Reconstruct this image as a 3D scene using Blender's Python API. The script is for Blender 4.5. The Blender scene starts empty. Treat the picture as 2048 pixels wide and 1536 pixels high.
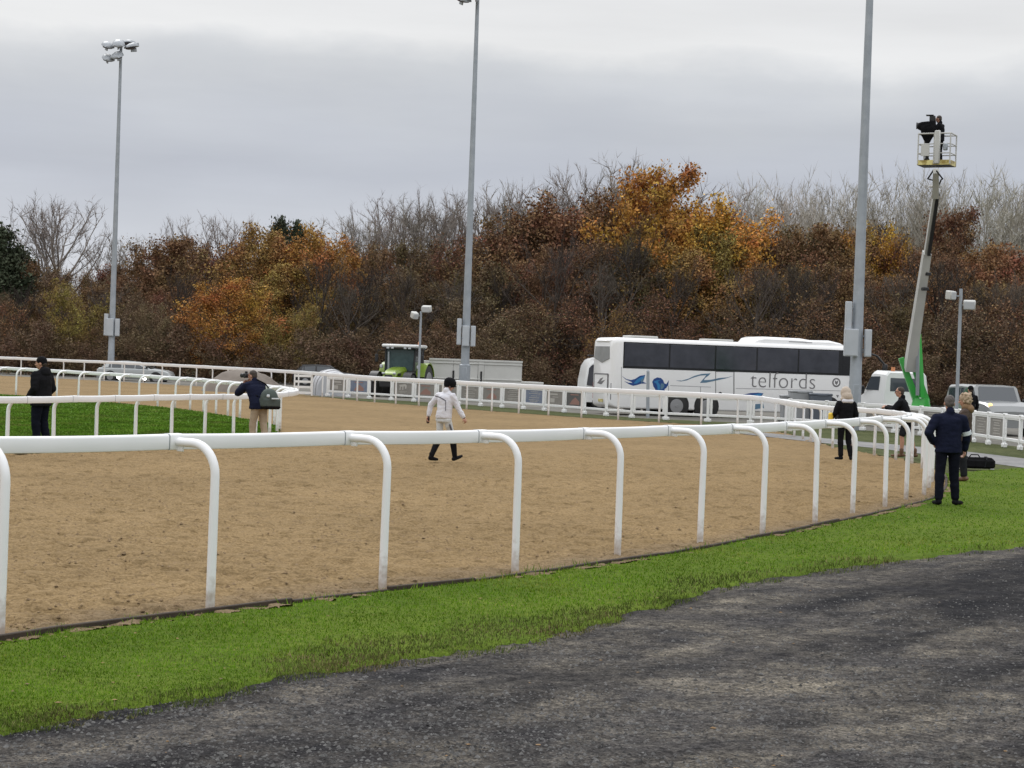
import bpy, bmesh, math, random
import numpy as np
from mathutils import Vector, Matrix
from mathutils.geometry import tessellate_polygon

R = math.radians
scene = bpy.context.scene
COL = scene.collection

# ------------------------------------------------------------------ camera
FPX, CAM_H, PITCH, ROLL = 3700.0, 2.05, 0.751, 2.0
cam_data = bpy.data.cameras.new('camera')
cam_data.sensor_width = 36.0
cam_data.lens = 36.0 * FPX / 2048.0
cam_data.clip_end = 3000.0
cam = bpy.data.objects.new('camera', cam_data)
COL.objects.link(cam)
CAM_R = Matrix.Rotation(R(90 - PITCH), 3, 'X') @ Matrix.Rotation(R(ROLL), 3, 'Z')
cam.matrix_world = Matrix.Translation((0, 0, CAM_H)) @ CAM_R.to_4x4()
scene.camera = cam

# ------------------------------------------------------------------ light and exposure
SUN_EL, SUN_AZ = 42.0, -20.0            # soft sun behind the cloud, ahead and a little to the left
world = bpy.data.worlds.new('World')
scene.world = world
world.use_nodes = True
WN, WL = world.node_tree.nodes, world.node_tree.links
WN.clear()


def wnode(t, **kw):
    n = WN.new(t)
    for k, v in kw.items():
        setattr(n, k, v)
    return n


def wmath(op, a, b=None, clamp=False):
    n = wnode('ShaderNodeMath', operation=op, use_clamp=clamp)
    for i, s in enumerate((a, b)):
        if s is None:
            continue
        if isinstance(s, (int, float)):
            n.inputs[i].default_value = s
        else:
            WL.new(s, n.inputs[i])
    return n.outputs[0]


sky = wnode('ShaderNodeTexSky', sky_type='NISHITA')
sky.sun_disc = False
sky.sun_elevation = R(SUN_EL)
sky.sun_rotation = R(SUN_AZ)
tc = wnode('ShaderNodeTexCoord')
sep = wnode('ShaderNodeSeparateXYZ')
WL.new(tc.outputs['Generated'], sep.inputs[0])


def wnoise(scale, detail, mapscale, loc=(0, 0, 0), rough=0.55):
    mp = wnode('ShaderNodeMapping')
    mp.inputs['Scale'].default_value = mapscale
    mp.inputs['Location'].default_value = loc
    WL.new(tc.outputs['Generated'], mp.inputs[0])
    n = wnode('ShaderNodeTexNoise')
    n.inputs['Scale'].default_value = scale
    n.inputs['Detail'].default_value = detail
    n.inputs['Roughness'].default_value = rough
    WL.new(mp.outputs[0], n.inputs['Vector'])
    return n.outputs['Fac']


lump = wnoise(9.0, 5.0, (1, 1, 2.2), (3.1, 0.7, 0.0))
band = wnoise(4.0, 5.0, (1, 1, 9.0), (0.4, 2.3, 1.3))
soft = wnoise(2.2, 3.0, (1, 1, 3.0), (7.4, 1.3, 0.2))
elev = wmath('ADD', sep.outputs['Z'], wmath('MULTIPLY', wmath('SUBTRACT', lump, 0.5), 0.045))
elev = wmath('ADD', elev, wmath('MULTIPLY', wmath('SUBTRACT', soft, 0.5), 0.05))
ramp = wnode('ShaderNodeValToRGB')
WL.new(elev, ramp.inputs[0])
cr = ramp.color_ramp
stops = [(0.0, (6.2, 6.5, 7.0)), (0.055, (5.9, 6.2, 6.9)), (0.10, (4.95, 5.2, 5.9)), (0.135, (5.6, 5.8, 6.25)),
         (0.158, (6.5, 6.65, 6.9)), (0.172, (8.3, 8.3, 8.3)), (0.20, (7.9, 7.9, 7.95)), (0.35, (10.5, 10.6, 10.8)), (1.0, (19.0, 19.2, 19.8))]
while len(cr.elements) < len(stops):
    cr.elements.new(0.5)
for e, (p, c) in zip(cr.elements, stops):
    e.position = p
    e.color = (c[0] / 20, c[1] / 20, c[2] / 20, 1)
streak = wmath('ADD', 1.0, wmath('MULTIPLY', wmath('SUBTRACT', band, 0.5), 0.24))
streak = wmath('MULTIPLY', streak, 20.0)
mul = wnode('ShaderNodeVectorMath', operation='SCALE')
WL.new(ramp.outputs[0], mul.inputs[0])
WL.new(streak, mul.inputs['Scale'])
mix = wnode('ShaderNodeMix', data_type='RGBA')
mix.inputs['Factor'].default_value = 0.94
WL.new(sky.outputs[0], mix.inputs['A'])
WL.new(mul.outputs[0], mix.inputs['B'])
bg = wnode('ShaderNodeBackground')
bg.inputs['Strength'].default_value = 0.10
WL.new(mix.outputs['Result'], bg.inputs['Color'])
wo = wnode('ShaderNodeOutputWorld')
WL.new(bg.outputs[0], wo.inputs['Surface'])

sun_data = bpy.data.lights.new('sun', 'SUN')
sun_data.energy = 0.9
sun_data.angle = R(20)
sun_data.color = (1.0, 0.975, 0.94)
sun = bpy.data.objects.new('sun', sun_data)
COL.objects.link(sun)
_d = Vector((math.sin(R(SUN_AZ)) * math.cos(R(SUN_EL)), math.cos(R(SUN_AZ)) * math.cos(R(SUN_EL)), math.sin(R(SUN_EL))))
sun.rotation_euler = _d.to_track_quat('Z', 'Y').to_euler()
sun.location = (0, 0, 60)

vs = scene.view_settings
vs.view_transform = 'Standard'
vs.look = 'None'
vs.exposure = 0.0
vs.gamma = 1.0
vs.use_curve_mapping = False
scene.render.engine = 'CYCLES'
scene.cycles.use_denoising = True
scene.cycles.max_bounces = 6
scene.cycles.transparent_max_bounces = 8


# ------------------------------------------------------------------ measuring on the photograph's perspective
def ray(x, y):
    return CAM_R @ Vector(((x - 1024) / FPX, (768 - y) / FPX, -1.0))


def G(x, y, z=0.0):
    """the point of the ground (height z) seen at photo pixel x, y"""
    d = ray(x, y)
    t = (z - CAM_H) / d.z
    return Vector((d.x * t, d.y * t, z))


def AT(x, y, D):
    """the point at distance D seen at photo pixel x, y"""
    d = ray(x, y)
    t = D / d.y
    return Vector((d.x * t, D, CAM_H + d.z * t))


# ------------------------------------------------------------------ object helpers
def tag(o, label=None, cat=None, group=None, kind=None):
    if label: o['label'] = label
    if cat: o['category'] = cat
    if group: o['group'] = group
    if kind: o['kind'] = kind
    return o


def thing(name, label, cat, loc=(0, 0, 0), rz=0.0, group=None):
    o = bpy.data.objects.new(name, None)
    o.empty_display_size = 0.2
    COL.objects.link(o)
    o.location = loc
    o.rotation_euler = (0, 0, rz)
    return tag(o, label, cat, group)


def link(name, me, parent=None):
    o = bpy.data.objects.new(name, me)
    COL.objects.link(o)
    if parent is not None:
        o.parent = parent
    return o


def copy_tree(o, parent=None):
    c = o.copy()
    COL.objects.link(c)
    c.parent = parent
    for ch in list(o.children):
        copy_tree(ch, c)
    return c


class MB:
    """collects shapes into one mesh"""

    def __init__(self):
        self.v, self.f, self.m = [], [], []

    def add(self, verts, faces, mi=0):
        b = len(self.v)
        self.v.extend([tuple(p) for p in verts])
        for f in faces:
            self.f.append([b + i for i in f])
            self.m.append(mi)
        return self

    def box(self, c, s, rot=None, bev=0.0, mi=0):
        hx, hy, hz = s[0] / 2, s[1] / 2, s[2] / 2
        c = Vector(c)
        if bev <= 0:
            pts = [Vector((x, y, z)) for z in (-hz, hz) for y in (-hy, hy) for x in (-hx, hx)]
            fs = [(0, 2, 3, 1), (4, 5, 7, 6), (0, 1, 5, 4), (2, 6, 7, 3), (0, 4, 6, 2), (1, 3, 7, 5)]
        else:
            b = min(bev, hx * .9, hy * .9, hz * .9)
            pts, fs, ix = [], [], {}
            for sx in (-1, 1):
                for sy in (-1, 1):
                    for sz in (-1, 1):
                        for k in range(3):
                            p = [sx * (hx - b), sy * (hy - b), sz * (hz - b)]
                            p[k] = (sx * hx, sy * hy, sz * hz)[k]
                            ix[(sx, sy, sz, k)] = len(pts)
                            pts.append(Vector(p))
            for k in range(3):
                a, d = [i for i in range(3) if i != k]
                for sg in (-1, 1):
                    q = []
                    for (u, w) in ((-1, -1), (1, -1), (1, 1), (-1, 1)):
                        t = [0, 0, 0]; t[k] = sg; t[a] = u; t[d] = w
                        q.append(ix[(t[0], t[1], t[2], k)])
                    fs.append(q)
            for k in range(3):
                a, d = [i for i in range(3) if i != k]
                for u in (-1, 1):
                    for w in (-1, 1):
                        t0 = [0, 0, 0]; t1 = [0, 0, 0]
                        t0[k] = -1; t1[k] = 1
                        for t in (t0, t1):
                            t[a] = u; t[d] = w
                        fs.append([ix[(*t0, a)], ix[(*t1, a)], ix[(*t1, d)], ix[(*t0, d)]])
            for sx in (-1, 1):
                for sy in (-1, 1):
                    for sz in (-1, 1):
                        fs.append([ix[(sx, sy, sz, 0)], ix[(sx, sy, sz, 1)], ix[(sx, sy, sz, 2)]])
            # make every face look outward
            out = []
            for f in fs:
                n = (pts[f[1]] - pts[f[0]]).cross(pts[f[2]] - pts[f[0]])
                ctr = sum((pts[i] for i in f), Vector()) / len(f)
                out.append(f if n.dot(ctr) > 0 else f[::-1])
            fs = out
        if rot is not None:
            pts = [rot @ p for p in pts]
        return self.add([c + p for p in pts], fs, mi)

    def loft(self, rings, closed=True, caps=True, mi=0):
        n = len(rings[0])
        vs_ = [p for r in rings for p in r]
        fs = []
        for i in range(len(rings) - 1):
            for j in range(n if closed else n - 1):
                k = (j + 1) % n
                fs.append((i * n + j, i * n + k, (i + 1) * n + k, (i + 1) * n + j))
        if caps:
            fs.append(tuple(reversed(range(n))))
            fs.append(tuple((len(rings) - 1) * n + j for j in range(n)))
        return self.add(vs_, fs, mi)

    def tube(self, pts, rad, n=8, caps=True, mi=0, flat=1.0, up=(0, 0, 1)):
        pts = [Vector(p) for p in pts]
        if isinstance(rad, (int, float)):
            rad = [rad] * len(pts)
        rings = []
        ref = None
        for i, p in enumerate(pts):
            t = (pts[min(i + 1, len(pts) - 1)] - pts[max(i - 1, 0)]).normalized()
            if ref is None:
                u = Vector(up)
                if abs(t.dot(u)) > .95:
                    u = Vector((1, 0, 0))
                ref = (u - t * u.dot(t)).normalized()
            else:
                ref = (ref - t * ref.dot(t)).normalized()
            s = t.cross(ref)
            rings.append([p + (s * math.cos(2 * math.pi * k / n) * flat + ref * math.sin(2 * math.pi * k / n)) * rad[i] for k in range(n)])
        return self.loft(rings, True, caps, mi)

    def ell(self, c, r, rot=None, nu=12, nv=8, mi=0):
        c = Vector(c)
        vs_, fs = [], []
        for i in range(1, nv):
            a = math.pi * i / nv
            for j in range(nu):
                b = 2 * math.pi * j / nu
                p = Vector((r[0] * math.sin(a) * math.cos(b), r[1] * math.sin(a) * math.sin(b), r[2] * math.cos(a)))
                vs_.append(c + (rot @ p if rot else p))
        t = Vector((0, 0, r[2])); bt = Vector((0, 0, -r[2]))
        vs_.append(c + (rot @ t if rot else t)); vs_.append(c + (rot @ bt if rot else bt))
        T, B = len(vs_) - 2, len(vs_) - 1
        for i in range(nv - 2):
            for j in range(nu):
                k = (j + 1) % nu
                fs.append((i * nu + j, (i + 1) * nu + j, (i + 1) * nu + k, i * nu + k))
        for j in range(nu):
            k = (j + 1) % nu
            fs.append((T, j, k))
            fs.append((B, (nv - 2) * nu + k, (nv - 2) * nu + j))
        return self.add(vs_, fs, mi)

    def cap(self, a, b, ra, rb, n=12, mi=0):
        """capsule from a to b"""
        a, b = Vector(a), Vector(b)
        d = (b - a)
        L = d.length
        d = d.normalized() if L > 1e-6 else Vector((0, 0, 1))
        pts, rad = [], []
        for k in range(4):
            th = math.pi / 2 * (1 - k / 4)
            pts.append(a - d * ra * math.sin(th)); rad.append(max(ra * math.cos(th), ra * .12))
        pts.append(a); rad.append(ra)
        pts.append(b); rad.append(rb)
        for k in range(1, 5):
            th = math.pi / 2 * k / 4
            pts.append(b + d * rb * math.sin(th)); rad.append(max(rb * math.cos(th), rb * .12))
        return self.tube(pts, rad, n, True, mi)

    def poly(self, pts, mi=0, thick=0.0, nrm=None):
        """a filled outline, given thickness along nrm"""
        pts = [Vector(p) for p in pts]
        tris = tessellate_polygon([pts])
        if thick <= 0:
            return self.add(pts, [tuple(t) for t in tris], mi)
        nrm = Vector(nrm)
        n = len(pts)
        vs_ = pts + [p + nrm * thick for p in pts]
        fs = [tuple(t) for t in tris] + [tuple(n + i for i in reversed(t)) for t in tris]
        fs += [(i, (i + 1) % n, n + (i + 1) % n, n + i) for i in range(n)]
        return self.add(vs_, fs, mi)

    def mesh(self, name, mats, smooth=True, angle=38):
        me = bpy.data.meshes.new(name)
        me.from_pydata(self.v, [], self.f)
        for m in (mats if isinstance(mats, (list, tuple)) else [mats]):
            me.materials.append(m)
        if any(self.m):
            me.polygons.foreach_set('material_index', self.m)
        bm = bmesh.new()
        bm.from_mesh(me)
        bmesh.ops.recalc_face_normals(bm, faces=bm.faces)
        bm.to_mesh(me)
        bm.free()
        if smooth:
            me.polygons.foreach_set('use_smooth', [True] * len(me.polygons))
            me.set_sharp_from_angle(angle=R(angle))
        me.update()
        return me

    def build(self, name, mats, parent=None, smooth=True, angle=38):
        return link(name, self.mesh(name, mats, smooth, angle), parent)


def np_mesh(name, verts, faces, mats, smooth=False, mi=None):
    """mesh from numpy arrays; faces N x 3 or N x 4"""
    me = bpy.data.meshes.new(name)
    nv, (nf, k) = len(verts), faces.shape
    me.vertices.add(nv)
    me.vertices.foreach_set('co', np.ascontiguousarray(verts, dtype=np.float32).ravel())
    me.loops.add(nf * k)
    me.loops.foreach_set('vertex_index', np.ascontiguousarray(faces, dtype=np.int32).ravel())
    me.polygons.add(nf)
    me.polygons.foreach_set('loop_start', np.arange(0, nf * k, k, dtype=np.int32))
    for m in (mats if isinstance(mats, (list, tuple)) else [mats]):
        me.materials.append(m)
    if mi is not None:
        me.polygons.foreach_set('material_index', np.asarray(mi, dtype=np.int32))
    me.polygons.foreach_set('use_smooth', np.full(nf, smooth, dtype=bool))
    me.update(calc_edges=True)
    me.validate()
    return me


# ------------------------------------------------------------------ materials
def lin(r, g, b):
    f = lambda c: c / 12.92 if c <= .04045 else ((c + .055) / 1.055) ** 2.4
    return (f(r / 255), f(g / 255), f(b / 255))


def mat(name, col, rough=0.5, col2=None, scale=3.0, amt=0.5, metal=0.0, bump=0.0, bscale=30.0, coat=0.0, emit=None, estr=0.0,
        spec=0.5, island=0.0, objcol=False, trans=0.0, detail=4.0):
    m = bpy.data.materials.new(name)
    m.use_nodes = True
    N, L = m.node_tree.nodes, m.node_tree.links
    P = N['Principled BSDF']
    P.inputs['Roughness'].default_value = rough
    P.inputs['Metallic'].default_value = metal
    P.inputs['Coat Weight'].default_value = coat
    P.inputs['Specular IOR Level'].default_value = spec
    if trans:
        P.inputs['Transmission Weight'].default_value = trans
    base = None
    tcn = N.new('ShaderNodeTexCoord')
    if objcol:
        oi = N.new('ShaderNodeObjectInfo')
        base = oi.outputs['Color']
    if col2 is not None:
        nz = N.new('ShaderNodeTexNoise')
        nz.inputs['Scale'].default_value = scale
        nz.inputs['Detail'].default_value = detail
        nz.inputs['Roughness'].default_value = .6
        L.new(tcn.outputs['Object'], nz.inputs['Vector'])
        rp = N.new('ShaderNodeValToRGB')
        rp.color_ramp.elements[0].position = .5 - amt / 2 * .5
        rp.color_ramp.elements[1].position = .5 + amt / 2 * .5
        rp.color_ramp.elements[0].color = (*col, 1)
        rp.color_ramp.elements[1].color = (*col2, 1)
        L.new(nz.outputs['Fac'], rp.inputs[0])
        if base is not None:
            mx = N.new('ShaderNodeMix'); mx.data_type = 'RGBA'; mx.blend_type = 'MULTIPLY'
            mx.inputs['Factor'].default_value = 1.0
            L.new(base, mx.inputs['A']); L.new(rp.outputs[0], mx.inputs['B'])
            base = mx.outputs['Result']
        else:
            base = rp.outputs[0]
    if island:
        ge = N.new('ShaderNodeNewGeometry')
        mr = N.new('ShaderNodeMapRange')
        mr.inputs['To Min'].default_value = 1 - island
        mr.inputs['To Max'].default_value = 1 + island
        L.new(ge.outputs['Random Per Island'], mr.inputs['Value'])
        sc = N.new('ShaderNodeVectorMath'); sc.operation = 'SCALE'
        if base is None:
            sc.inputs[0].default_value = col
        else:
            L.new(base, sc.inputs[0])
        L.new(mr.outputs[0], sc.inputs['Scale'])
        base = sc.outputs[0]
    if base is None:
        P.inputs['Base Color'].default_value = (*col, 1)
    else:
        L.new(base, P.inputs['Base Color'])
    if bump:
        bn = N.new('ShaderNodeTexNoise')
        bn.inputs['Scale'].default_value = bscale
        bn.inputs['Detail'].default_value = 4
        L.new(tcn.outputs['Object'], bn.inputs['Vector'])
        bp = N.new('ShaderNodeBump')
        bp.inputs['Strength'].default_value = bump
        bp.inputs['Distance'].default_value = .02
        L.new(bn.outputs['Fac'], bp.inputs['Height'])
        L.new(bp.outputs[0], P.inputs['Normal'])
    if emit is not None:
        P.inputs['Emission Color'].default_value = (*emit, 1)
        P.inputs['Emission Strength'].default_value = estr
    return m


M = {}
M['rail'] = mat('white_rail_plastic', (.88, .88, .89), .35, (.82, .83, .83), 1.3, .9, bump=.03, bscale=6)
_N, _L = M['rail'].node_tree.nodes, M['rail'].node_tree.links
_P = _N['Principled BSDF']; _src = _P.inputs['Base Color'].links[0].from_socket
_tc = _N.new('ShaderNodeTexCoord'); _sp = _N.new('ShaderNodeSeparateXYZ'); _L.new(_tc.outputs['Object'], _sp.inputs[0])
_ge = _N.new('ShaderNodeNewGeometry'); _nz = _N.new('ShaderNodeTexNoise'); _nz.inputs['Scale'].default_value = 14; _nz.inputs['Detail'].default_value = 5
_L.new(_ge.outputs['Position'], _nz.inputs['Vector'])
_ma = _N.new('ShaderNodeMath'); _ma.operation = 'MULTIPLY_ADD'; _ma.inputs[1].default_value = -.55; _ma.inputs[2].default_value = .52
_L.new(_nz.outputs['Fac'], _ma.inputs[0])
_ad = _N.new('ShaderNodeMath'); _ad.operation = 'ADD'; _L.new(_ma.outputs[0], _ad.inputs[0]); _L.new(_sp.outputs['Z'], _ad.inputs[1])
_mr = _N.new('ShaderNodeMapRange'); _mr.inputs['From Min'].default_value = .22; _mr.inputs['From Max'].default_value = .52; _mr.inputs['To Min'].default_value = .75; _mr.inputs['To Max'].default_value = 0
_L.new(_ad.outputs[0], _mr.inputs['Value'])
_mx = _N.new('ShaderNodeMix'); _mx.data_type = 'RGBA'; _mx.inputs['B'].default_value = (.30, .22, .14, 1)
_L.new(_mr.outputs[0], _mx.inputs['Factor']); _L.new(_src, _mx.inputs['A']); _L.new(_mx.outputs['Result'], _P.inputs['Base Color'])
M['fence'] = mat('white_fence_plastic', (.88, .88, .88), .4, (.80, .80, .79), 1.7, .9)
M['galv'] = mat('galvanised_steel', (.30, .33, .36), .5, (.38, .41, .44), 2.5, .8, metal=.35)
M['boxgrey'] = mat('grey_painted_box', (.50, .53, .56), .5, (.42, .45, .48), 1.6, .9)
M['lampgrey'] = mat('lamp_casing', (.36, .38, .40), .45, (.28, .30, .32), 6, .8, metal=.2)
M['lampglass'] = mat('lamp_glass', (.10, .09, .10), .15)
M['blackp'] = mat('black_plastic', (.012, .012, .013), .5)
M['rubber'] = mat('tyre_rubber', (.02, .02, .02), .8)
M['coach'] = mat('white_coach_paint', (.88, .88, .88), .28, (.84, .84, .83), .7, .9, coat=.3)
M['glassdark'] = mat('tinted_glass', (.026, .028, .038), .14, (.050, .053, .068), 1.6, .8, spec=.55)
M['glass'] = mat('window_glass', (.05, .06, .07), .06, spec=.9)
M['blackgloss'] = mat('black_gloss_surround', (.008, .008, .01), .15)
M['greyseam'] = mat('panel_seam', (.30, .30, .31), .6)
M['blue1'] = mat('dark_blue_vinyl', (.012, .055, .22), .35)
M['blue2'] = mat('mid_blue_vinyl', (.03, .19, .42), .35)
M['steelblue'] = mat('slate_blue_vinyl', (.10, .19, .28), .35)
M['greyvinyl'] = mat('grey_vinyl', (.16, .155, .16), .4)
M['silver'] = mat('silver_car_paint', (.40, .42, .42), .3, metal=.3, coat=.4)
M['greycar'] = mat('grey_car_paint', (.27, .28, .28), .3, metal=.3, coat=.4)
M['whitecar'] = mat('white_car_paint', (.74, .75, .74), .3, coat=.4)
M['rim'] = mat('wheel_rim', (.35, .35, .36), .35, metal=.6)
M['lit'] = mat('lit_headlight', (.9, .9, .9), .2, emit=(1, .98, .95), estr=6)
M['amber'] = mat('lit_amber_lamp', (.9, .4, .1), .2, emit=(1, .5, .16), estr=3)
M['amberoff'] = mat('amber_beacon', (.55, .22, .10), .3)
M['headlight'] = mat('headlight_glass', (.5, .52, .54), .1)
M['red'] = mat('red_lamp', (.30, .02, .02), .25)
M['lime'] = mat('lime_tractor_paint', (.20, .30, .018), .4, (.16, .25, .016), 2, .9, coat=.2)
M['green'] = mat('green_boom_paint', (.045, .42, .06), .35, (.04, .34, .05), 2, .9, coat=.2)
M['boomwhite'] = mat('white_boom_paint', (.56, .56, .53), .4, (.48, .48, .46), 1.5, .9)
M['trailer'] = mat('white_trailer_panel', (.60, .60, .57), .5, (.52, .52, .49), 1.1, .9)
M['hazard'] = mat('yellow_edge_paint', (.70, .62, .26), .45, (.30, .22, .05), 4.0, .3)
M['timber'] = mat('dark_edging_timber', (.028, .019, .013), .9, (.055, .038, .024), 6, .8, bump=.3)
M['bingrey'] = mat('grey_bin_plastic', (.34, .35, .36), .5, (.28, .29, .30), 3, .8)
M['bindark'] = mat('slate_bin_plastic', (.10, .115, .14), .5)
M['banner'] = mat('grey_mesh_banner', (.20, .19, .18), .75, (.28, .26, .235), 2.6, .7)
M['bannerdark'] = mat('charcoal_mesh_banner', (.09, .09, .09), .75, (.13, .125, .12), 3, .7)
M['bannerblue'] = mat('slate_blue_banner', (.13, .17, .26), .7, (.22, .24, .30), 4, .6)
M['print'] = mat('pale_banner_print', (.45, .43, .40), .7)
M['printred'] = mat('faded_red_print', (.30, .17, .14), .7)
M['heap'] = mat('grey_sand_heap', (.165, .14, .118), .95, (.215, .185, .158), 1.5, .8, bump=.6, bscale=8)
# people
M['skin'] = mat('skin', (.46, .25, .17), .55, (.40, .20, .13), 9, .7)
M['navy'] = mat('navy_cloth', (.007, .009, .024), .9, (.012, .015, .034), 7, .8, bump=.5, bscale=16, spec=.12)
M['navytr'] = mat('navy_trousers', (.005, .006, .012), .9, (.009, .010, .018), 7, .8, bump=.4, bscale=16, spec=.1)
M['blackcl'] = mat('black_cloth', (.006, .006, .0075), .9, (.011, .011, .013), 7, .8, bump=.5, bscale=16, spec=.12)
M['charcoal'] = mat('charcoal_cloth', (.013, .014, .017), .9, (.02, .021, .024), 7, .8, bump=.5, bscale=16, spec=.12)
M['whitecl'] = mat('white_cloth', (.72, .72, .76), .75, (.64, .64, .69), 9, .8, bump=.6, bscale=14)
M['breeches'] = mat('white_breeches', (.64, .66, .66), .7, (.56, .58, .58), 9, .8, bump=.5, bscale=14)
M['khaki'] = mat('khaki_cotton', (.40, .32, .23), .85, (.34, .27, .19), 8, .8, bump=.5, bscale=14)
M['brownc'] = mat('brown_wax_jacket', (.045, .028, .020), .8, (.065, .040, .028), 7, .8, bump=.5, bscale=14)
M['cream'] = mat('cream_fleece', (.52, .44, .36), .9, (.44, .37, .30), 9, .8, bump=.5, bscale=20)
M['tan'] = mat('tan_collar', (.20, .12, .06), .85)
M['bag'] = mat('green_camera_bag', (.05, .065, .058), .8, (.07, .09, .08), 9, .8, bump=.3)
M['yellow'] = mat('yellow_cloth', (.75, .52, .06), .7)
M['hairdark'] = mat('dark_brown_hair', (.035, .024, .018), .7, (.055, .04, .03), 30, .8, bump=.6, bscale=60)
M['hairgrey'] = mat('greying_hair', (.05, .042, .038), .7, (.13, .11, .10), 30, .8, bump=.6, bscale=60)
M['hairfair'] = mat('fair_curly_hair', (.34, .24, .16), .8, (.48, .37, .26), 26, .8, bump=.9, bscale=40)
M['brownshoe'] = mat('brown_boot_leather', (.12, .06, .03), .6)
M['grey_stripe'] = mat('grey_piping', (.09, .09, .11), .7)
M['reflect'] = mat('pale_armband', (.62, .66, .70), .5)
# ------------------------------------------------------------------ numpy noise
def _hash(ix, iy, seed):
    h = (ix.astype(np.int64) * 374761393 + iy.astype(np.int64) * 668265263 + seed * 1442695041) & 0x7fffffff
    h = ((h ^ (h >> 13)) * 1274126177) & 0x7fffffff
    return ((h ^ (h >> 16)) & 0xffff) / 65535.0


def vnoise(x, y, seed=0):
    ix, iy = np.floor(x), np.floor(y)
    fx, fy = x - ix, y - iy
    fx = fx * fx * (3 - 2 * fx); fy = fy * fy * (3 - 2 * fy)
    a = _hash(ix, iy, seed); b = _hash(ix + 1, iy, seed); c = _hash(ix, iy + 1, seed); d = _hash(ix + 1, iy + 1, seed)
    return (a * (1 - fx) + b * fx) * (1 - fy) + (c * (1 - fx) + d * fx) * fy


def fbm(x, y, seed=0, octaves=4):
    s, a, t = 0, 1.0, 0
    for o in range(octaves):
        s = s + a * vnoise(x * 2 ** o + 17.3 * o, y * 2 ** o - 9.1 * o, seed + o)
        t += a; a *= .5
    return s / t


def inside(px, py, poly):
    res = np.zeros(len(px), bool)
    n = len(poly)
    for i in range(n):
        x1, y1 = poly[i][0], poly[i][1]
        x2, y2 = poly[(i + 1) % n][0], poly[(i + 1) % n][1]
        if y1 == y2:
            continue
        c = ((y1 > py) != (y2 > py)) & (px < (x2 - x1) * (py - y1) / (y2 - y1) + x1)
        res ^= c
    return res


# ------------------------------------------------------------------ curves
def catmull(pts, n=12):
    pts = [Vector(p) for p in pts]
    out = []
    for i in range(len(pts) - 1):
        p0 = pts[max(i - 1, 0)]; p1 = pts[i]; p2 = pts[i + 1]; p3 = pts[min(i + 2, len(pts) - 1)]
        if i == 0: p0 = p1 * 2 - p2
        if i == len(pts) - 2: p3 = p2 * 2 - p1
        for k in range(n):
            t = k / n
            out.append(.5 * ((2 * p1) + (p2 - p0) * t + (2 * p0 - 5 * p1 + 4 * p2 - p3) * t * t + (3 * p1 - p0 - 3 * p2 + p3) * t ** 3))
    out.append(pts[-1])
    return out


def resample(poly, step):
    acc = [0.0]
    for a, b in zip(poly, poly[1:]):
        acc.append(acc[-1] + (b - a).length)
    n = max(1, round(acc[-1] / step))
    out, j = [], 0
    for k in range(n + 1):
        s = acc[-1] * k / n
        while j < len(poly) - 2 and acc[j + 1] < s:
            j += 1
        t = (s - acc[j]) / max(1e-9, acc[j + 1] - acc[j])
        out.append(poly[j].lerp(poly[j + 1], min(1, max(0, t))))
    return out


def smooth_line(pts, it):
    for _ in range(it):
        pts = [pts[0]] + [(pts[i - 1] + pts[i] * 2 + pts[i + 1]) / 4 for i in range(1, len(pts) - 1)] + [pts[-1]]
    return pts


def tangents(pts):
    return [(pts[min(i + 1, len(pts) - 1)] - pts[max(i - 1, 0)]).normalized() for i in range(len(pts))]


def offset_line(pts, d):
    return [p + Vector((-t.y, t.x, 0)) * d for p, t in zip(pts, tangents(pts))]


# posts of the outer rail, measured where they meet the ground
near_px = [(420, 1218), (765, 1168), (1030, 1139), (1235, 1105), (1400, 1081), (1525, 1062), (1630, 1041), (1705, 1024), (1770, 1009), (1812, 997), (1848, 986)]
far_px = [(1866, 966), (1862, 944), (1834, 926), (1802, 917), (1757, 909), (1655, 893), (1595, 873), (1495, 853), (1283, 841), (1068, 827), (870, 812), (710, 800), (625, 790),
          (470, 777), (321, 767), (156, 758), (14, 751), (-150, 744)]
outer = [G(x, y) for x, y in near_px]
d0 = outer[0] - outer[1]
_p = G(-1, 1264)
_q = _p - outer[0]
outer = [_p + _q * k + Vector((-.10 * k * k, .05 * k * k, 0)) for k in (5, 4, 3, 2, 1)] + [_p] + outer
outer_near = catmull(outer, 10)
outer_far = smooth_line(resample(catmull([outer_near[-1]] + [G(x, y) for x, y in far_px], 10), .6), 22)
outer_near_posts = list(outer)
outer_posts = outer_near_posts[:-1] + resample([outer_near[-1]] + outer_far[1:], 1.85)
outer_line = outer_near[:-1] + outer_far          # track lies on its left-hand side
OUT_T = tangents(outer_posts)

inner_px = [(-2000, 1020), (-900, 965), (-300, 927), (-150, 917), (0, 907), (150, 898), (310, 888), (420, 881), (475, 877), (515, 873), (547, 867), (561, 859), (552, 850), (530, 845), (479, 836), (413, 825), (334, 815),
            (200, 803), (80, 794), (0, 788), (-150, 778), (-900, 735)]
inner_line = smooth_line(resample(catmull([G(x, y) for x, y in inner_px], 10), .5), 6)
inner_posts = resample(inner_line, 1.5)

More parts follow.
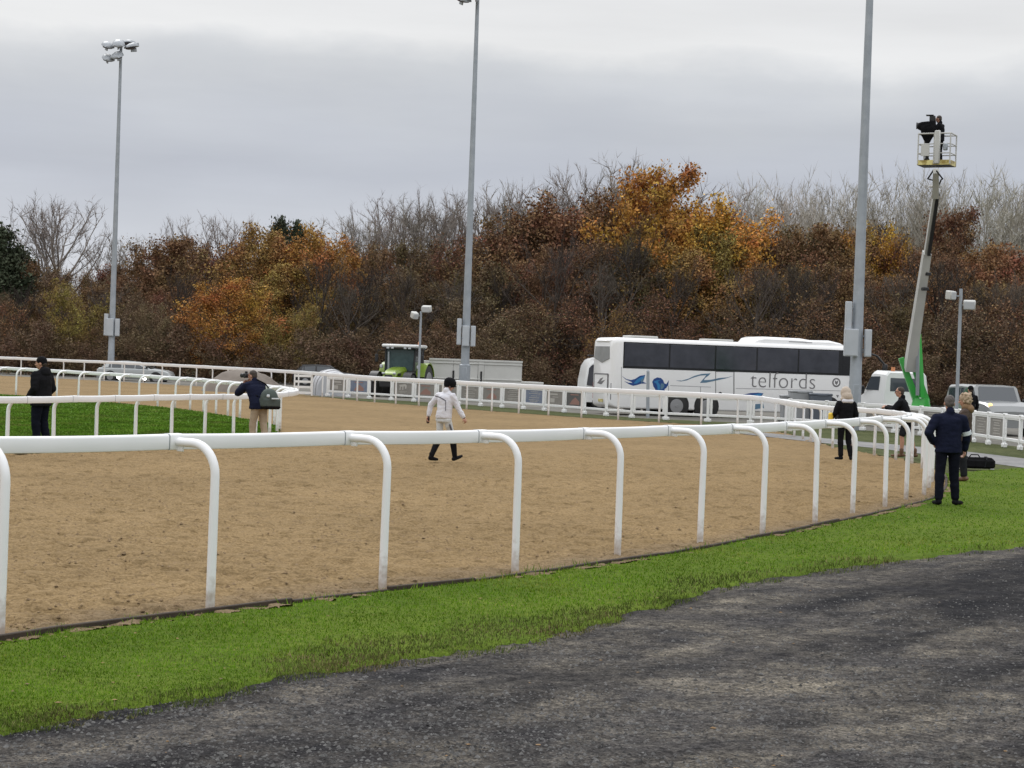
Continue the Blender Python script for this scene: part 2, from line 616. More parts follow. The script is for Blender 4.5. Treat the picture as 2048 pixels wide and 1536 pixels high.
# verge edges
sand_edge_px = [(-500, 1375), (-200, 1316), (0, 1281), (200, 1251), (420, 1226), (700, 1192), (1000, 1157), (1200, 1129), (1400, 1098), (1600, 1059), (1750, 1028), (1850, 1003), (1885, 985), (1893, 962), (1886, 946)]
sand_edge = resample(catmull([G(x, y, -.02).xy.to_3d() for x, y in sand_edge_px], 10), .25)
road_edge_px = [(-500, 1545), (-200, 1497), (0, 1460), (200, 1428), (400, 1396), (600, 1355), (800, 1319), (1000, 1289), (1200, 1247), (1330, 1208), (1450, 1180), (1600, 1152), (1800, 1122), (2048, 1093), (2300, 1070), (2600, 1050)]
road_edge = resample(catmull([G(x, y, -.035).xy.to_3d() for x, y in road_edge_px], 10), .3)
_rr = random.Random(5)
_n1 = fbm(np.arange(len(road_edge)) * .35, np.zeros(len(road_edge)) + 3.3, 61, 4) - .5
road_edge = [p + Vector((_rr.uniform(-.02, .02), .5 * float(w) + _rr.uniform(-.05, .05), 0)) for p, w in zip(road_edge, _n1)]

def led_in(line, L=14.0):
    """carry a line on past its near end"""
    d = (line[0] - line[6]).normalized()
    return [line[0] + d * L * k / 20 for k in range(20, 0, -1)] + line


sand_edge, road_edge = led_in(sand_edge), led_in(road_edge)

# ------------------------------------------------------------------ ground materials


def ground_mat(name, layers, bump=None, rough=.95, blotch=None):
    """layers: list of (scale vec, colour a, colour b, pos0, pos1, mixmode, factor)"""
    m = bpy.data.materials.new(name)
    m.use_nodes = True
    N, L = m.node_tree.nodes, m.node_tree.links
    P = N['Principled BSDF']
    P.inputs['Roughness'].default_value = rough
    P.inputs['Specular IOR Level'].default_value = .08
    geo = N.new('ShaderNodeNewGeometry')
    col = None
    for (sc, ca, cb, p0, p1, mode, fac, det) in layers:
        mp = N.new('ShaderNodeMapping'); mp.inputs['Scale'].default_value = sc[:3]
        if len(sc) > 3:      # turned so that the first axis runs along the road
            m0 = N.new('ShaderNodeMapping'); m0.inputs['Rotation'].default_value = (0, 0, -sc[3])
            L.new(geo.outputs['Position'], m0.inputs[0]); L.new(m0.outputs[0], mp.inputs[0])
        else:
            L.new(geo.outputs['Position'], mp.inputs[0])
        nz = N.new('ShaderNodeTexNoise'); nz.inputs['Scale'].default_value = 1.0
        nz.inputs['Detail'].default_value = det; nz.inputs['Roughness'].default_value = .62
        L.new(mp.outputs[0], nz.inputs['Vector'])
        rp = N.new('ShaderNodeValToRGB')
        rp.color_ramp.elements[0].position = p0; rp.color_ramp.elements[1].position = p1
        rp.color_ramp.elements[0].color = (*ca, 1); rp.color_ramp.elements[1].color = (*cb, 1)
        L.new(nz.outputs['Fac'], rp.inputs[0])
        if col is None:
            col = rp.outputs[0]
        else:
            mx = N.new('ShaderNodeMix'); mx.data_type = 'RGBA'; mx.blend_type = mode
            mx.inputs['Factor'].default_value = fac
            L.new(col, mx.inputs['A']); L.new(rp.outputs[0], mx.inputs['B'])
            col = mx.outputs['Result']
    L.new(col, P.inputs['Base Color'])
    if bump:
        prev = None
        for (sc, st, dist) in bump:
            mp = N.new('ShaderNodeMapping'); mp.inputs['Scale'].default_value = sc
            L.new(geo.outputs['Position'], mp.inputs[0])
            nz = N.new('ShaderNodeTexNoise'); nz.inputs['Scale'].default_value = 1.0; nz.inputs['Detail'].default_value = 3
            L.new(mp.outputs[0], nz.inputs['Vector'])
            bp = N.new('ShaderNodeBump'); bp.inputs['Strength'].default_value = st; bp.inputs['Distance'].default_value = dist
            L.new(nz.outputs['Fac'], bp.inputs['Height'])
            if prev is not None:
                L.new(prev, bp.inputs['Normal'])
            prev = bp.outputs[0]
        L.new(prev, P.inputs['Normal'])
    return m


ROADA = math.atan2(G(1800, 1122).y - G(200, 1428).y, G(1800, 1122).x - G(200, 1428).x)
M['sand'] = ground_mat('track_sand', [
    ((.25, .25, .25), (.228, .160, .082), (.270, .190, .098), .35, .65, 'MIX', 1, 3),
    ((3, 6, 4), (.70, .69, .66), (1.08, 1.08, 1.08), .30, .50, 'MULTIPLY', 1, 5),
    ((34, 40, 40), (.74, .73, .72), (1.16, 1.16, 1.16), .35, .65, 'MULTIPLY', .9, 3)], bump=[((14, 22, 22), .9, .05)])
_N, _L = M['sand'].node_tree.nodes, M['sand'].node_tree.links
_P = _N['Principled BSDF']
_src = _P.inputs['Base Color'].links[0].from_socket
_at = _N.new('ShaderNodeAttribute'); _at.attribute_name = 'edge'
_mx = _N.new('ShaderNodeMix'); _mx.data_type = 'RGBA'; _mx.blend_type = 'MULTIPLY'
_mx.inputs['B'].default_value = (.80, .84, 1.0, 1)
_L.new(_at.outputs['Fac'], _mx.inputs['Factor']); _L.new(_src, _mx.inputs['A']); _L.new(_mx.outputs['Result'], _P.inputs['Base Color'])
M['turf'] = ground_mat('verge_turf', [
    ((.5, .5, .5), (.080, .130, .012), (.115, .160, .020), .35, .65, 'MIX', 1, 4),
    ((9, 9, 9), (.7, .75, .7), (1.15, 1.15, 1.15), .35, .65, 'MULTIPLY', 1, 5)], bump=[((30, 30, 30), .8, .05)])
M['infield'] = ground_mat('infield_turf', [
    ((.4, .4, .4), (.066, .140, .012), (.090, .172, .018), .35, .65, 'MIX', 1, 4),
    ((5, 5, 5), (.74, .78, .74), (1.12, 1.12, 1.12), .35, .65, 'MULTIPLY', 1, 5)], bump=[((20, 20, 20), .8, .05)])
M['asphalt'] = ground_mat('worn_tarmac', [
    ((.13, .62, .5, ROADA), (.023, .0235, .027), (.104, .100, .094), .42, .60, 'MIX', 1, 8),
    ((.5, 1.3, .5, ROADA), (.62, .62, .66), (1.25, 1.2, 1.12), .40, .60, 'MULTIPLY', 1, 6),
    ((.9, 1.6, .6), (.72, .72, .76), (1.22, 1.18, 1.10), .38, .62, 'MULTIPLY', 1, 5),
    ((2.2, 2.6, 2.4), (.70, .70, .72), (1.25, 1.23, 1.2), .36, .66, 'MULTIPLY', 1, 5),
    ((16, 16, 16), (.50, .50, .52), (1.45, 1.45, 1.42), .36, .64, 'MULTIPLY', 1, 4),
    ((60, 60, 60), (.45, .45, .45), (1.7, 1.7, 1.66), .36, .66, 'MULTIPLY', 1, 2)], bump=[((18, 18, 18), .8, .04), ((60, 60, 60), .9, .015)], rough=.9)
M['bank'] = ground_mat('bank_turf', [
    ((.5, .5, .5), (.062, .074, .028), (.098, .105, .046), .35, .65, 'MIX', 1, 4),
    ((4, 4, 4), (.74, .78, .74), (1.12, 1.12, 1.12), .35, .65, 'MULTIPLY', 1, 5)], bump=[((20, 20, 20), .8, .05)])
M['pathgrey'] = ground_mat('grey_path', [
    ((.5, .5, .5), (.20, .20, .20), (.27, .265, .26), .35, .65, 'MIX', 1, 4),
    ((7, 7, 7), (.85, .85, .85), (1.1, 1.1, 1.1), .35, .65, 'MULTIPLY', 1, 4)])
M['field'] = ground_mat('rough_ground', [
    ((.12, .12, .12), (.045, .060, .022), (.095, .080, .045), .35, .65, 'MIX', 1, 4),
    ((2, 2, 2), (.75, .75, .75), (1.15, 1.15, 1.15), .35, .65, 'MULTIPLY', 1, 4)])
M['park'] = ground_mat('car_park_gravel', [
    ((.2, .2, .2), (.14, .135, .12), (.20, .19, .17), .35, .65, 'MIX', 1, 4),
    ((4, 4, 4), (.8, .8, .8), (1.1, 1.1, 1.1), .35, .65, 'MULTIPLY', 1, 4)])


def sheet(name, pts, z, m, kind='structure'):
    pts = [Vector((p[0], p[1], z)) for p in pts]
    mb = MB()
    mb.poly(pts)
    o = mb.build(name, m, None, smooth=False)
    for f in o.data.polygons:
        if f.normal.z < 0:
            o.data.flip_normals()
            break
    o['kind'] = kind
    return o


# the land: one sheet to the horizon
sheet('ground', [(-2200, -60), (2200, -60), (2200, 2600), (-2200, 2600)], -.16, M['field'])
# car park behind the track
far_edge = offset_line(outer_far, -.25)
sheet('car_park', [G(2700, 905)] + [G(2048, 893), G(1960, 884), G(1760, 861), G(1500, 845), G(1283, 835), G(900, 806), G(560, 786), G(-100, 744)] + [Vector((-60, 128, 0)), Vector((60, 128, 0)), Vector((60, 70, 0))], -.06, M['park'])
# bank of grass beside the path, behind the far rail
sheet('grass_bank', [p for p in far_edge[8:] if p.y < 88] + [G(560, 787), G(900, 805), G(1283, 834.5), G(1500, 844.5), G(1760, 860.5), G(1960, 883), G(2048, 892), G(2600, 950), G(2600, 1040), G(2048, 935), G(1975, 940), G(1900, 950)], -.035, M['bank'])
path_c = [G(x, y) for x, y in [(1300, 849), (1430, 857), (1560, 870), (1700, 884), (1830, 896), (1960, 912), (2060, 925), (2300, 955), (2600, 985)]]
path_c = smooth_line(resample(catmull(path_c, 8), .8), 4)
_w = [.35 + .8 * min(1, i / 14) for i in range(len(path_c))]
_t = tangents(path_c)
pl = [p + Vector((-t.y, t.x, 0)) * w for p, t, w in zip(path_c, _t, _w)]
pr = [p - Vector((-t.y, t.x, 0)) * w for p, t, w in zip(path_c, _t, _w)]
sheet('path', pl + pr[::-1], -.027, M['pathgrey'])
# road in front
sheet('road', [Vector((-30, 1, 0)), Vector((60, 1, 0)), Vector((60, 40, 0))] + [p for p in reversed(road_edge)], -.004, M['asphalt']) if False else None

# track: a fine grid with hoof marks close to the camera, plain beyond
track_outline = sand_edge[:-1] + [p for p in far_edge if (p - sand_edge[-1]).length > 1.0 and p.y > sand_edge[-1].y - .5 and p.y > 38.0]
track_outline = [Vector(p) for p in track_outline]
track_far = [Vector((-70, 140, 0)), Vector((-60, 30, 0))]
track_poly = track_outline + track_far


def fan_grid(name, poly, d0, d1, nrow, a0, a1, ncol, hfun, m, zc, dm=None, nfar=0, attr=None):
    """a grid whose cells grow with distance, clipped to an outline"""
    rows = d0 * (d1 / d0) ** (np.arange(nrow) / (nrow - 1))
    if dm:
        rows = np.concatenate([d0 * (dm / d0) ** (np.arange(nrow) / nrow), dm * (d1 / dm) ** (np.arange(nfar) / (nfar - 1))])
        nrow += nfar
    tans = np.concatenate([np.linspace(-1.3, -.305, 40)[:-1], np.linspace(-.305, .305, ncol), np.linspace(.305, .8, 24)[1:]])
    ncol = len(tans)
    Yg, Tg = np.meshgrid(rows, tans, indexing='ij')
    Xg = Yg * Tg
    x, y = Xg.ravel(), Yg.ravel()
    z = hfun(x, y) + zc
    ins = inside(x, y, poly)
    idx = np.arange(nrow * ncol).reshape(nrow, ncol)
    q = np.stack([idx[:-1, :-1], idx[:-1, 1:], idx[1:, 1:], idx[1:, :-1]], -1).reshape(-1, 4)
    keep = ins[q].sum(1) >= 2
    q = q[keep]
    used = np.unique(q)
    remap = -np.ones(nrow * ncol, int); remap[used] = np.arange(len(used))
    me = np_mesh(name, np.stack([x, y, z], -1)[used], remap[q], m, True)
    if attr is not None:
        at = me.attributes.new('edge', 'FLOAT', 'POINT')
        at.data.foreach_set('value', attr(x[used], y[used]).astype(np.float32))
    o = link(name, me)
    o['kind'] = 'structure'
    return o


def sand_h(x, y):
    fade = np.clip((70 - y) / 40, .15, 1)
    edge = np.clip(1.6 - np.abs(x * .86 - (y - 12) * .5) * .0, 0, 1)
    h = (fbm(x * 1.3, y * 1.3, 3, 3) - .5) * .05
    a = vnoise(x * 4.2, y * 6.2, 11); b = vnoise(x * 7.5 + 4, y * 11, 12); c = vnoise(x * 3.1, y * 3.1 + 7, 13)
    clod = np.maximum(0, a - .60) * .14 * (c > .35) + np.maximum(0, b - .56) * .08
    pit = np.maximum(0, vnoise(x * 5.1 + 9, y * 7.1, 17) - .64) * .20
    fine = np.maximum(0, vnoise(x * 11, y * 17, 19) - .55) * .075 + np.maximum(0, vnoise(x * 19 + 3, y * 27, 20) - .6) * .05
    rough = 1 + .45 * sand_edge_f(x, y)
    return h * fade + np.clip((clod + fine - pit) * fade * rough, -.03, .04)


def sand_edge_f(x, y):
    """1 along the unharrowed margin by the near rail, 0 out on the track"""
    d = (np.interp(x, [p.x for p in sand_edge[:-10]], [p.y for p in sand_edge[:-10]], right=-1e3))
    w = .9 + .8 * fbm(x * .8, y * .8, 91, 3)
    return np.clip(1.25 - (y - d) / w, 0, 1) * (y < 34)


fan_grid('track', [p + Vector((.06, -.18, 0)) if i < len(sand_edge) - 1 else p for i, p in enumerate(track_poly)], 7.5, 122, 760, -.36, .31, 420, sand_h, M['sand'], -.045, 42, 110, sand_edge_f)


def road_h(x, y):
    return (fbm(x * 1.1, y * 1.1, 31, 3) - .5) * .03 + (vnoise(x * 9, y * 9, 33) - .5) * .008 + np.maximum(0, vnoise(x * 16, y * 16, 37) - .7) * .03


road_poly = [Vector((-30, 1, 0))] + [p + Vector((0, .35, 0)) for p in road_edge] + [Vector((60, 40, 0)), Vector((60, 1, 0))]
fan_grid('road', road_poly, 4.0, 34, 400, -.40, .36, 400, road_h, M['asphalt'], -.038)

# verge
verge_poly = [Vector(p) for p in sand_edge] + [G(1900, 946), G(1975, 939), G(2048, 934), G(2600, 1000)] + road_edge[::-1]


_rx, _ry = np.array([p.x for p in road_edge]), np.array([p.y for p in road_edge])
_sx, _sy = np.array([p.x for p in sand_edge[:-10]]), np.array([p.y for p in sand_edge[:-10]])


def verge_h(x, y):
    wob = (fbm(x * 3.4, y * 3.4, 43, 5) - .5) * .6
    dip = np.clip((np.interp(x, _rx, _ry) + .12 + wob - y) / .30, 0, 1) * .07
    dip2 = np.clip((y - np.interp(x, _sx, _sy, right=1e3) + .02) / .15, 0, 1) * .05
    return (fbm(x * .9, y * .9, 41, 3) - .5) * .025 - .020 - dip - dip2


verge_wide = [Vector(p) for p in sand_edge] + [G(1900, 946), G(1975, 939), G(2048, 934), G(2600, 1000)] + [p + Vector((0, -.45, 0)) for p in road_edge[::-1]]
fan_grid('grass_verge', verge_wide, 5.0, 48, 340, -.40, .36, 320, verge_h, M['turf'], .006)
infield_poly = [Vector(p) for p in offset_line(inner_line, -.02)]
_c = sum(infield_poly, Vector()) / len(infield_poly)
sheet('infield', infield_poly, .0, M['infield'])

# dark timber boards edging the sand, here and there showing above the turf
edging = thing('timber_edging', 'low dark timber edging board between the sand track and the near grass verge', 'edging')
eb = resample(sand_edge, 1.2)
_re = random.Random(8)
for a, b in zip(eb, eb[1:]):
    d = (b - a); ang = math.atan2(d.y, d.x)
    mb = MB()
    mb.box((0, 0, 0), (d.length - .012, .045, .12), None, .006)
    o = mb.build('board', M['timber'], edging, smooth=False)
    c = (a + b) / 2
    o.location = (c.x, c.y, -.046 + _re.uniform(-.010, .010))
    o.rotation_euler = (0, _re.uniform(-.008, .008), ang + _re.uniform(-.008, .008))


# ------------------------------------------------------------------ grass blades and loose stones
def blades(name, poly, dmin, dmax, n, hgt, wid, seed, m, zc, xa=-.33, xb=.33, fade=False, clump=False, power=2.2):
    rng = np.random.default_rng(seed)
    # density falls with distance, so that blades stay about as dense in view
    u = rng.random(n)
    k = 1 - power
    D = (dmin ** k + u * (dmax ** k - dmin ** k)) ** (1 / k)
    T = rng.uniform(xa, xb, n)
    x, y = D * T, D
    ok = inside(x, y, poly)
    if clump:
        ok &= fbm(x * 3.1, y * 3.1, seed + 9, 3) + rng.uniform(-.08, .08, n) > .5
    if fade:            # 1: the worn strip beside the road; -1: everything but it
        worn_ = (fbm(x * 1.1, y * 1.3, 71, 3) - .5) * 1.8 + rng.random(n) * .5 + .25 > (y - np.interp(x, _rx, _ry)) / ((.080 * y + .7) * np.clip(.95 - x * .16, .12, 1.1))
        ok &= worn_ if fade > 0 else ~(worn_ & (rng.random(n) < .85))
    x, y = x[ok], y[ok]
    n = len(x)
    sc = np.clip(y / 14.0, .8, 3.2)
    patch = fbm(x * 1.4, y * 1.4, seed + 5, 3)
    if zc > 0 and not clump:
        vis = verge_h(x, y) > -.064
        x, y, sc, patch = x[vis], y[vis], sc[vis], patch[vis]; n = len(x)
    h = hgt * rng.uniform(.5, 1.3, n) * (.65 + patch * .7) * np.clip(sc, .8, 1.3)
    w = wid * rng.uniform(.7, 1.3, n) * sc
    az = rng.uniform(0, 2 * np.pi, n)
    lean = rng.uniform(.1, .8, n) * h
    la = rng.uniform(0, 2 * np.pi, n)
    z0 = np.zeros(n)
    if zc > 0:
        z0 = verge_h(x, y) + zc
        if clump:
            z0 = np.maximum(z0, road_h(x, y) - .042 if seed == 6 else sand_h(x, y) - .05)
    v = np.empty((n, 3, 3))
    v[:, 0] = np.stack([x - np.cos(az) * w, y - np.sin(az) * w, z0], -1)
    v[:, 1] = np.stack([x + np.cos(az) * w, y + np.sin(az) * w, z0], -1)
    v[:, 2] = np.stack([x + np.cos(la) * lean, y + np.sin(la) * lean, z0 + h], -1)
    me = np_mesh(name, v.reshape(-1, 3), np.arange(n * 3).reshape(n, 3), m)
    o = link(name, me)
    return tag(o, kind='stuff')


def blade_mat(name, ca, cb, cdry):
    m = bpy.data.materials.new(name)
    m.use_nodes = True
    N, L = m.node_tree.nodes, m.node_tree.links
    P = N['Principled BSDF']
    P.inputs['Roughness'].default_value = .8
    P.inputs['Specular IOR Level'].default_value = .01
    geo = N.new('ShaderNodeNewGeometry')
    rp = N.new('ShaderNodeValToRGB')
    e = rp.color_ramp.elements
    e[0].position = 0; e[0].color = (*ca, 1)
    e[1].position = .86; e[1].color = (*cb, 1)
    x = e.new(1.0); x.color = (*cdry, 1)
    L.new(geo.outputs['Random Per Island'], rp.inputs[0])
    nz = N.new('ShaderNodeTexNoise'); nz.inputs['Scale'].default_value = .8; nz.inputs['Detail'].default_value = 3
    L.new(geo.outputs['Position'], nz.inputs['Vector'])
    mr = N.new('ShaderNodeMapRange'); mr.inputs['From Min'].default_value = .35; mr.inputs['From Max'].default_value = .65
    mr.inputs['To Min'].default_value = .68; mr.inputs['To Max'].default_value = 1.2
    L.new(nz.outputs['Fac'], mr.inputs['Value'])
    sc = N.new('ShaderNodeVectorMath'); sc.operation = 'SCALE'
    n2 = N.new('ShaderNodeTexNoise'); n2.inputs['Scale'].default_value = .55; n2.inputs['Detail'].default_value = 5
    L.new(geo.outputs['Position'], n2.inputs['Vector'])
    r2 = N.new('ShaderNodeMapRange'); r2.inputs['From Min'].default_value = .52; r2.inputs['From Max'].default_value = .66
    L.new(n2.outputs['Fac'], r2.inputs['Value'])
    mx = N.new('ShaderNodeMix'); mx.data_type = 'RGBA'; mx.blend_type = 'MULTIPLY'; mx.inputs['B'].default_value = (1.3, .95, 1.5, 1)
    L.new(r2.outputs[0], mx.inputs['Factor']); L.new(rp.outputs[0], mx.inputs['A'])
    L.new(mx.outputs['Result'], sc.inputs[0]); L.new(mr.outputs[0], sc.inputs['Scale'])
    L.new(sc.outputs[0], P.inputs['Base Color'])
    return m


M['blade'] = blade_mat('grass_blade', (.078, .178, .010), (.156, .275, .018), (.30, .30, .08))
M['blade2'] = blade_mat('worn_grass_blade', (.060, .098, .020), (.135, .165, .042), (.28, .25, .12))
M['blade3'] = blade_mat('infield_blade', (.076, .155, .016), (.122, .222, .026), (.18, .22, .06))
# worn, longer strip along the road edge and the bright mown turf behind it
strip = [p + Vector((-.15, 2.4, 0)) for p in road_edge]
worn_poly = [p + Vector((0, -.3, 0)) for p in road_edge if p.y < 21] + [p for p in reversed(strip) if p.y < 21]
blades('grass', verge_wide, 7.5, 46, 430000, .017, .0036, 1, M['blade'], .006, fade=-1)
blades('worn_grass', worn_poly, 7.5, 21, 300000, .028, .0036, 2, M['blade2'], .006, fade=1)
ragged = [p + Vector((0, -.30, 0)) for p in road_edge] + [p + Vector((0, .25, 0)) for p in reversed(road_edge)]
blades('edge_grass', ragged, 7.5, 34, 300000, .040, .0038, 6, M['blade2'], .002, clump=True)
sandside = [p + Vector((.0, .16, 0)) for p in sand_edge[:-8]] + [p + Vector((0, -.22, 0)) for p in reversed(sand_edge[:-8])]
blades('edge_tufts', sandside, 9, 36, 120000, .05, .0040, 9, M['blade'], .002, clump=True)
blades('infield_grass', infield_poly, 34, 72, 90000, .022, .008, 3, M['blade3'], 0.0, -.29, -.11, power=1.6)


def pebbles(name, poly, dmin, dmax, n, size, seed, m, hf, z, xa=-.33, xb=.33, flat=1.0):
    rng = np.random.default_rng(seed)
    k = -1.0
    D = (dmin ** k + rng.random(n) * (dmax ** k - dmin ** k)) ** (1 / k)
    x, y = D * rng.uniform(xa, xb, n), D
    clump = fbm(x * .7, y * .9, seed + 1, 3)
    ok = inside(x, y, poly) & (clump + rng.uniform(-.25, .25, n) > .48)
    x, y = x[ok], y[ok]
    n = len(x)
    s = size * np.clip(rng.lognormal(0, .4, n), .4, 2.2)
    az = rng.uniform(0, 6.28, n)
    base = np.array([(1, 0, 0), (0, 1, 0), (-1, 0, 0), (0, -1, 0), (.1, .1, .8 * flat)], float)
    v = base[None] * s[:, None, None] * rng.uniform(.6, 1.3, (n, 5, 3))
    c, sn = np.cos(az)[:, None], np.sin(az)[:, None]
    vx = v[..., 0] * c - v[..., 1] * sn; vy = v[..., 0] * sn + v[..., 1] * c
    P = np.stack([vx + x[:, None], vy + y[:, None], v[..., 2] + (hf(x, y) + z)[:, None]], -1)
    f = np.array([(0, 1, 4), (1, 2, 4), (2, 3, 4), (3, 0, 4)])
    F = (np.arange(n)[:, None, None] * 5 + f[None]).reshape(-1, 3)
    return tag(link(name, np_mesh(name, P.reshape(-1, 3), F, m)), kind='stuff')


M['stone'] = mat('loose_chippings', (.085, .083, .08), .85, island=.75)
pebbles('loose_chippings', road_poly, 6.5, 30, 75000, .0085, 21, M['stone'], road_h, -.038)
M['clod'] = mat('sand_clods', (.235, .162, .088), .95, island=.2)
near_sand = [Vector(p) for p in sand_edge if p.y < 34] + [Vector((2, 40, 0)), Vector((-14, 40, 0))]
pebbles('sand_clods', near_sand, 11, 38, 26000, .013, 22, M['clod'], sand_h, -.045)
# leaf litter and turf debris on the grass
M['litter'] = mat('fallen_leaves', (.20, .12, .05), .8, island=.5)
pebbles('fallen_leaves', verge_poly + [], 8, 30, 900, .010, 23, M['litter'], verge_h, .016, flat=.35)
pebbles('blown_leaves', road_poly, 7, 26, 260, .011, 24, M['litter'], road_h, -.034, flat=.35)
# ------------------------------------------------------------------ running rails
def rail_ring(w=.082, h=.125):
    """cross-section (across, up); origin at the middle of the underside"""
    pts = []
    def arc(cx, cz, r, a0, a1, n):
        for k in range(n + 1):
            a = R(a0 + (a1 - a0) * k / n)
            pts.append((cx + r * math.cos(a), cz + r * math.sin(a)))
    hw = w / 2
    arc(hw - .022, h - .022, .022, 0, 90, 3)
    arc(-hw + .022, h - .022, .022, 90, 180, 3)
    arc(-hw + .012, .012, .012, 180, 270, 2)
    arc(hw - .012, .012, .012, 270, 360, 2)
    return pts


RING = rail_ring()
RING_S = rail_ring(.090, .132)
RING_F = rail_ring(.10, .165)
RING_G = rail_ring(.0855, .1285)


def sweep_rail(mb, line, heights, ring, drop=0.0):
    ts = tangents(line)
    rings = []
    for p, t, h in zip(line, ts, heights):
        n = Vector((-t.y, t.x, 0)).normalized()
        top = max(b for a, b in ring)
        rings.append([p + n * a + Vector((0, 0, h - top + b - drop)) for a, b in ring])
    mb.loft(rings)


def goose_post(off, H, r=.036):
    """post with a bent arm; x runs from the post towards the rail"""
    zt = H - .052
    br = .25
    pts = [Vector((0, 0, -.12)), Vector((0, 0, .02)), Vector((0, 0, H * .4)), Vector((0, 0, zt - br))]
    for k in range(1, 9):
        a = R(90 * k / 8)
        pts.append(Vector((br - br * math.cos(a), 0, zt - br + br * math.sin(a))))
    pts.append(Vector((off - .038, 0, zt)))
    mb = MB()
    mb.tube(pts, [r * 1.05] * 3 + [r] * (len(pts) - 3), 12)
    mb.box((off - .075, 0, zt - .05), (.07, .018, .05), None, .004)
    return mb.mesh('post', M['rail'])


def running_rail(root, posts, side, off, Hf, sleeves_to=10 ** 9, seed=1, far_from=10 ** 9):
    """posts on the ground; the rail hangs off them on side (+1 left of travel, -1 right)"""
    rnd = random.Random(seed)
    ts = tangents(posts)
    ins = [Vector((-t.y, t.x, 0)) * side for t in ts]
    rail_pts = [p + n * off for p, n in zip(posts, ins)]
    hs = [Hf(i) + rnd.uniform(-.007, .007) for i in range(len(posts))]
    meshes = {}
    for i, (p, n) in enumerate(zip(posts, ins)):
        key = round(Hf(i), 2)
        if key not in meshes:
            meshes[key] = goose_post(off, key)
        o = link('post', meshes[key], root)
        o.location = p
        o.rotation_euler = (R(rnd.uniform(-.7, .7)), R(rnd.uniform(-.6, .6)), math.atan2(n.y, n.x))
    dense = catmull(rail_pts, 8)
    dh = []
    for i in range(len(posts) - 1):
        dh += [hs[i] + (hs[i + 1] - hs[i]) * k / 8 - .006 * math.sin(math.pi * k / 8) for k in range(8)]
    dh.append(hs[-1])
    for i in range(len(posts) - 1):
        seg = dense[i * 8:i * 8 + 9]
        sh = list(dh[i * 8:i * 8 + 9])
        d = (seg[-1] - seg[-2]).normalized()
        seg = [seg[0]] + seg[1:-1] + [seg[-1] - d * .006]
        mb = MB()
        sweep_rail(mb, seg, sh, RING if i < far_from else RING_F)
        mb.build('rail_section', M['rail'], root)
    for i in range(1, len(posts) - 1):
        if i > sleeves_to:
            break
        a, b = dense[i * 8 - 1], dense[i * 8 + 1]
        c = dense[i * 8]
        ta = (c - a).normalized() * .07
        tb = (b - c).normalized() * .07
        mb = MB()
        sweep_rail(mb, [c - ta, c, c + tb], [hs[i] + .0035] * 3, RING_S)
        mb.build('joint_sleeve', M['rail'], root)
        if i < 20:
            mb = MB()
            sweep_rail(mb, [c - ta * 1.14, c - ta * .5], [hs[i] + .0018] * 2, RING_G)
            mb.build('joint_gap', M['lampgrey'], root)


NN = len(outer_near_posts)


def H_outer(i):
    if i <= NN - 2: return (1.365, 1.36, 1.355, 1.345, 1.34, 1.335)[max(0, min(i - 4, 5))]
    return round(max(1.13, 1.335 - .02 * (i - NN + 2)), 2) if i < NN + 30 else 1.16


rail_o = thing('running_rail', 'long white running rail on bent posts along the outer edge of the sand track', 'running rail', outer_posts[0])
for_local = lambda root, pts: [p - Vector(root.location) for p in pts]
running_rail(rail_o, for_local(rail_o, outer_posts), 1, .47, H_outer, NN + 8, 4, NN + 10)
rail_i = thing('running_rail', 'white plastic running rail looping in a hairpin round the green infield', 'running rail', inner_posts[0])
running_rail(rail_i, for_local(rail_i, inner_posts), -1, .42, lambda i: round(max(1.07, 1.19 - .011 * i), 2), 10 ** 9, 5)

# ------------------------------------------------------------------ white crowd fence with hung banners
fence_px = [(655, 791.5), (710, 795), (900, 807), (1068, 819), (1283, 836), (1500, 846), (1620, 853), (1760, 862), (1880, 873), (1953, 884), (1990, 890), (2030, 896.5), (2120, 914), (2300, 962)]
fline = smooth_line(resample(catmull([G(x, y) for x, y in fence_px], 10), .5), 5)
fposts = resample(fline, 1.62)
fence = thing('crowd_fence', 'white spectator fence hung with grey banners running behind the far side of the track', 'fence', fposts[0])
mb = MB(); mb.box((0, 0, .46), (.095, .095, .96), None, .008); mb.box((0, 0, .955), (.12, .12, .05), None, .012)
fpost_me = mb.mesh('post', M['fence'])
mb = MB(); mb.box((0, 0, .035), (.26, .12, .13), None, .02)
ffoot_me = mb.mesh('foot', M['fence'])


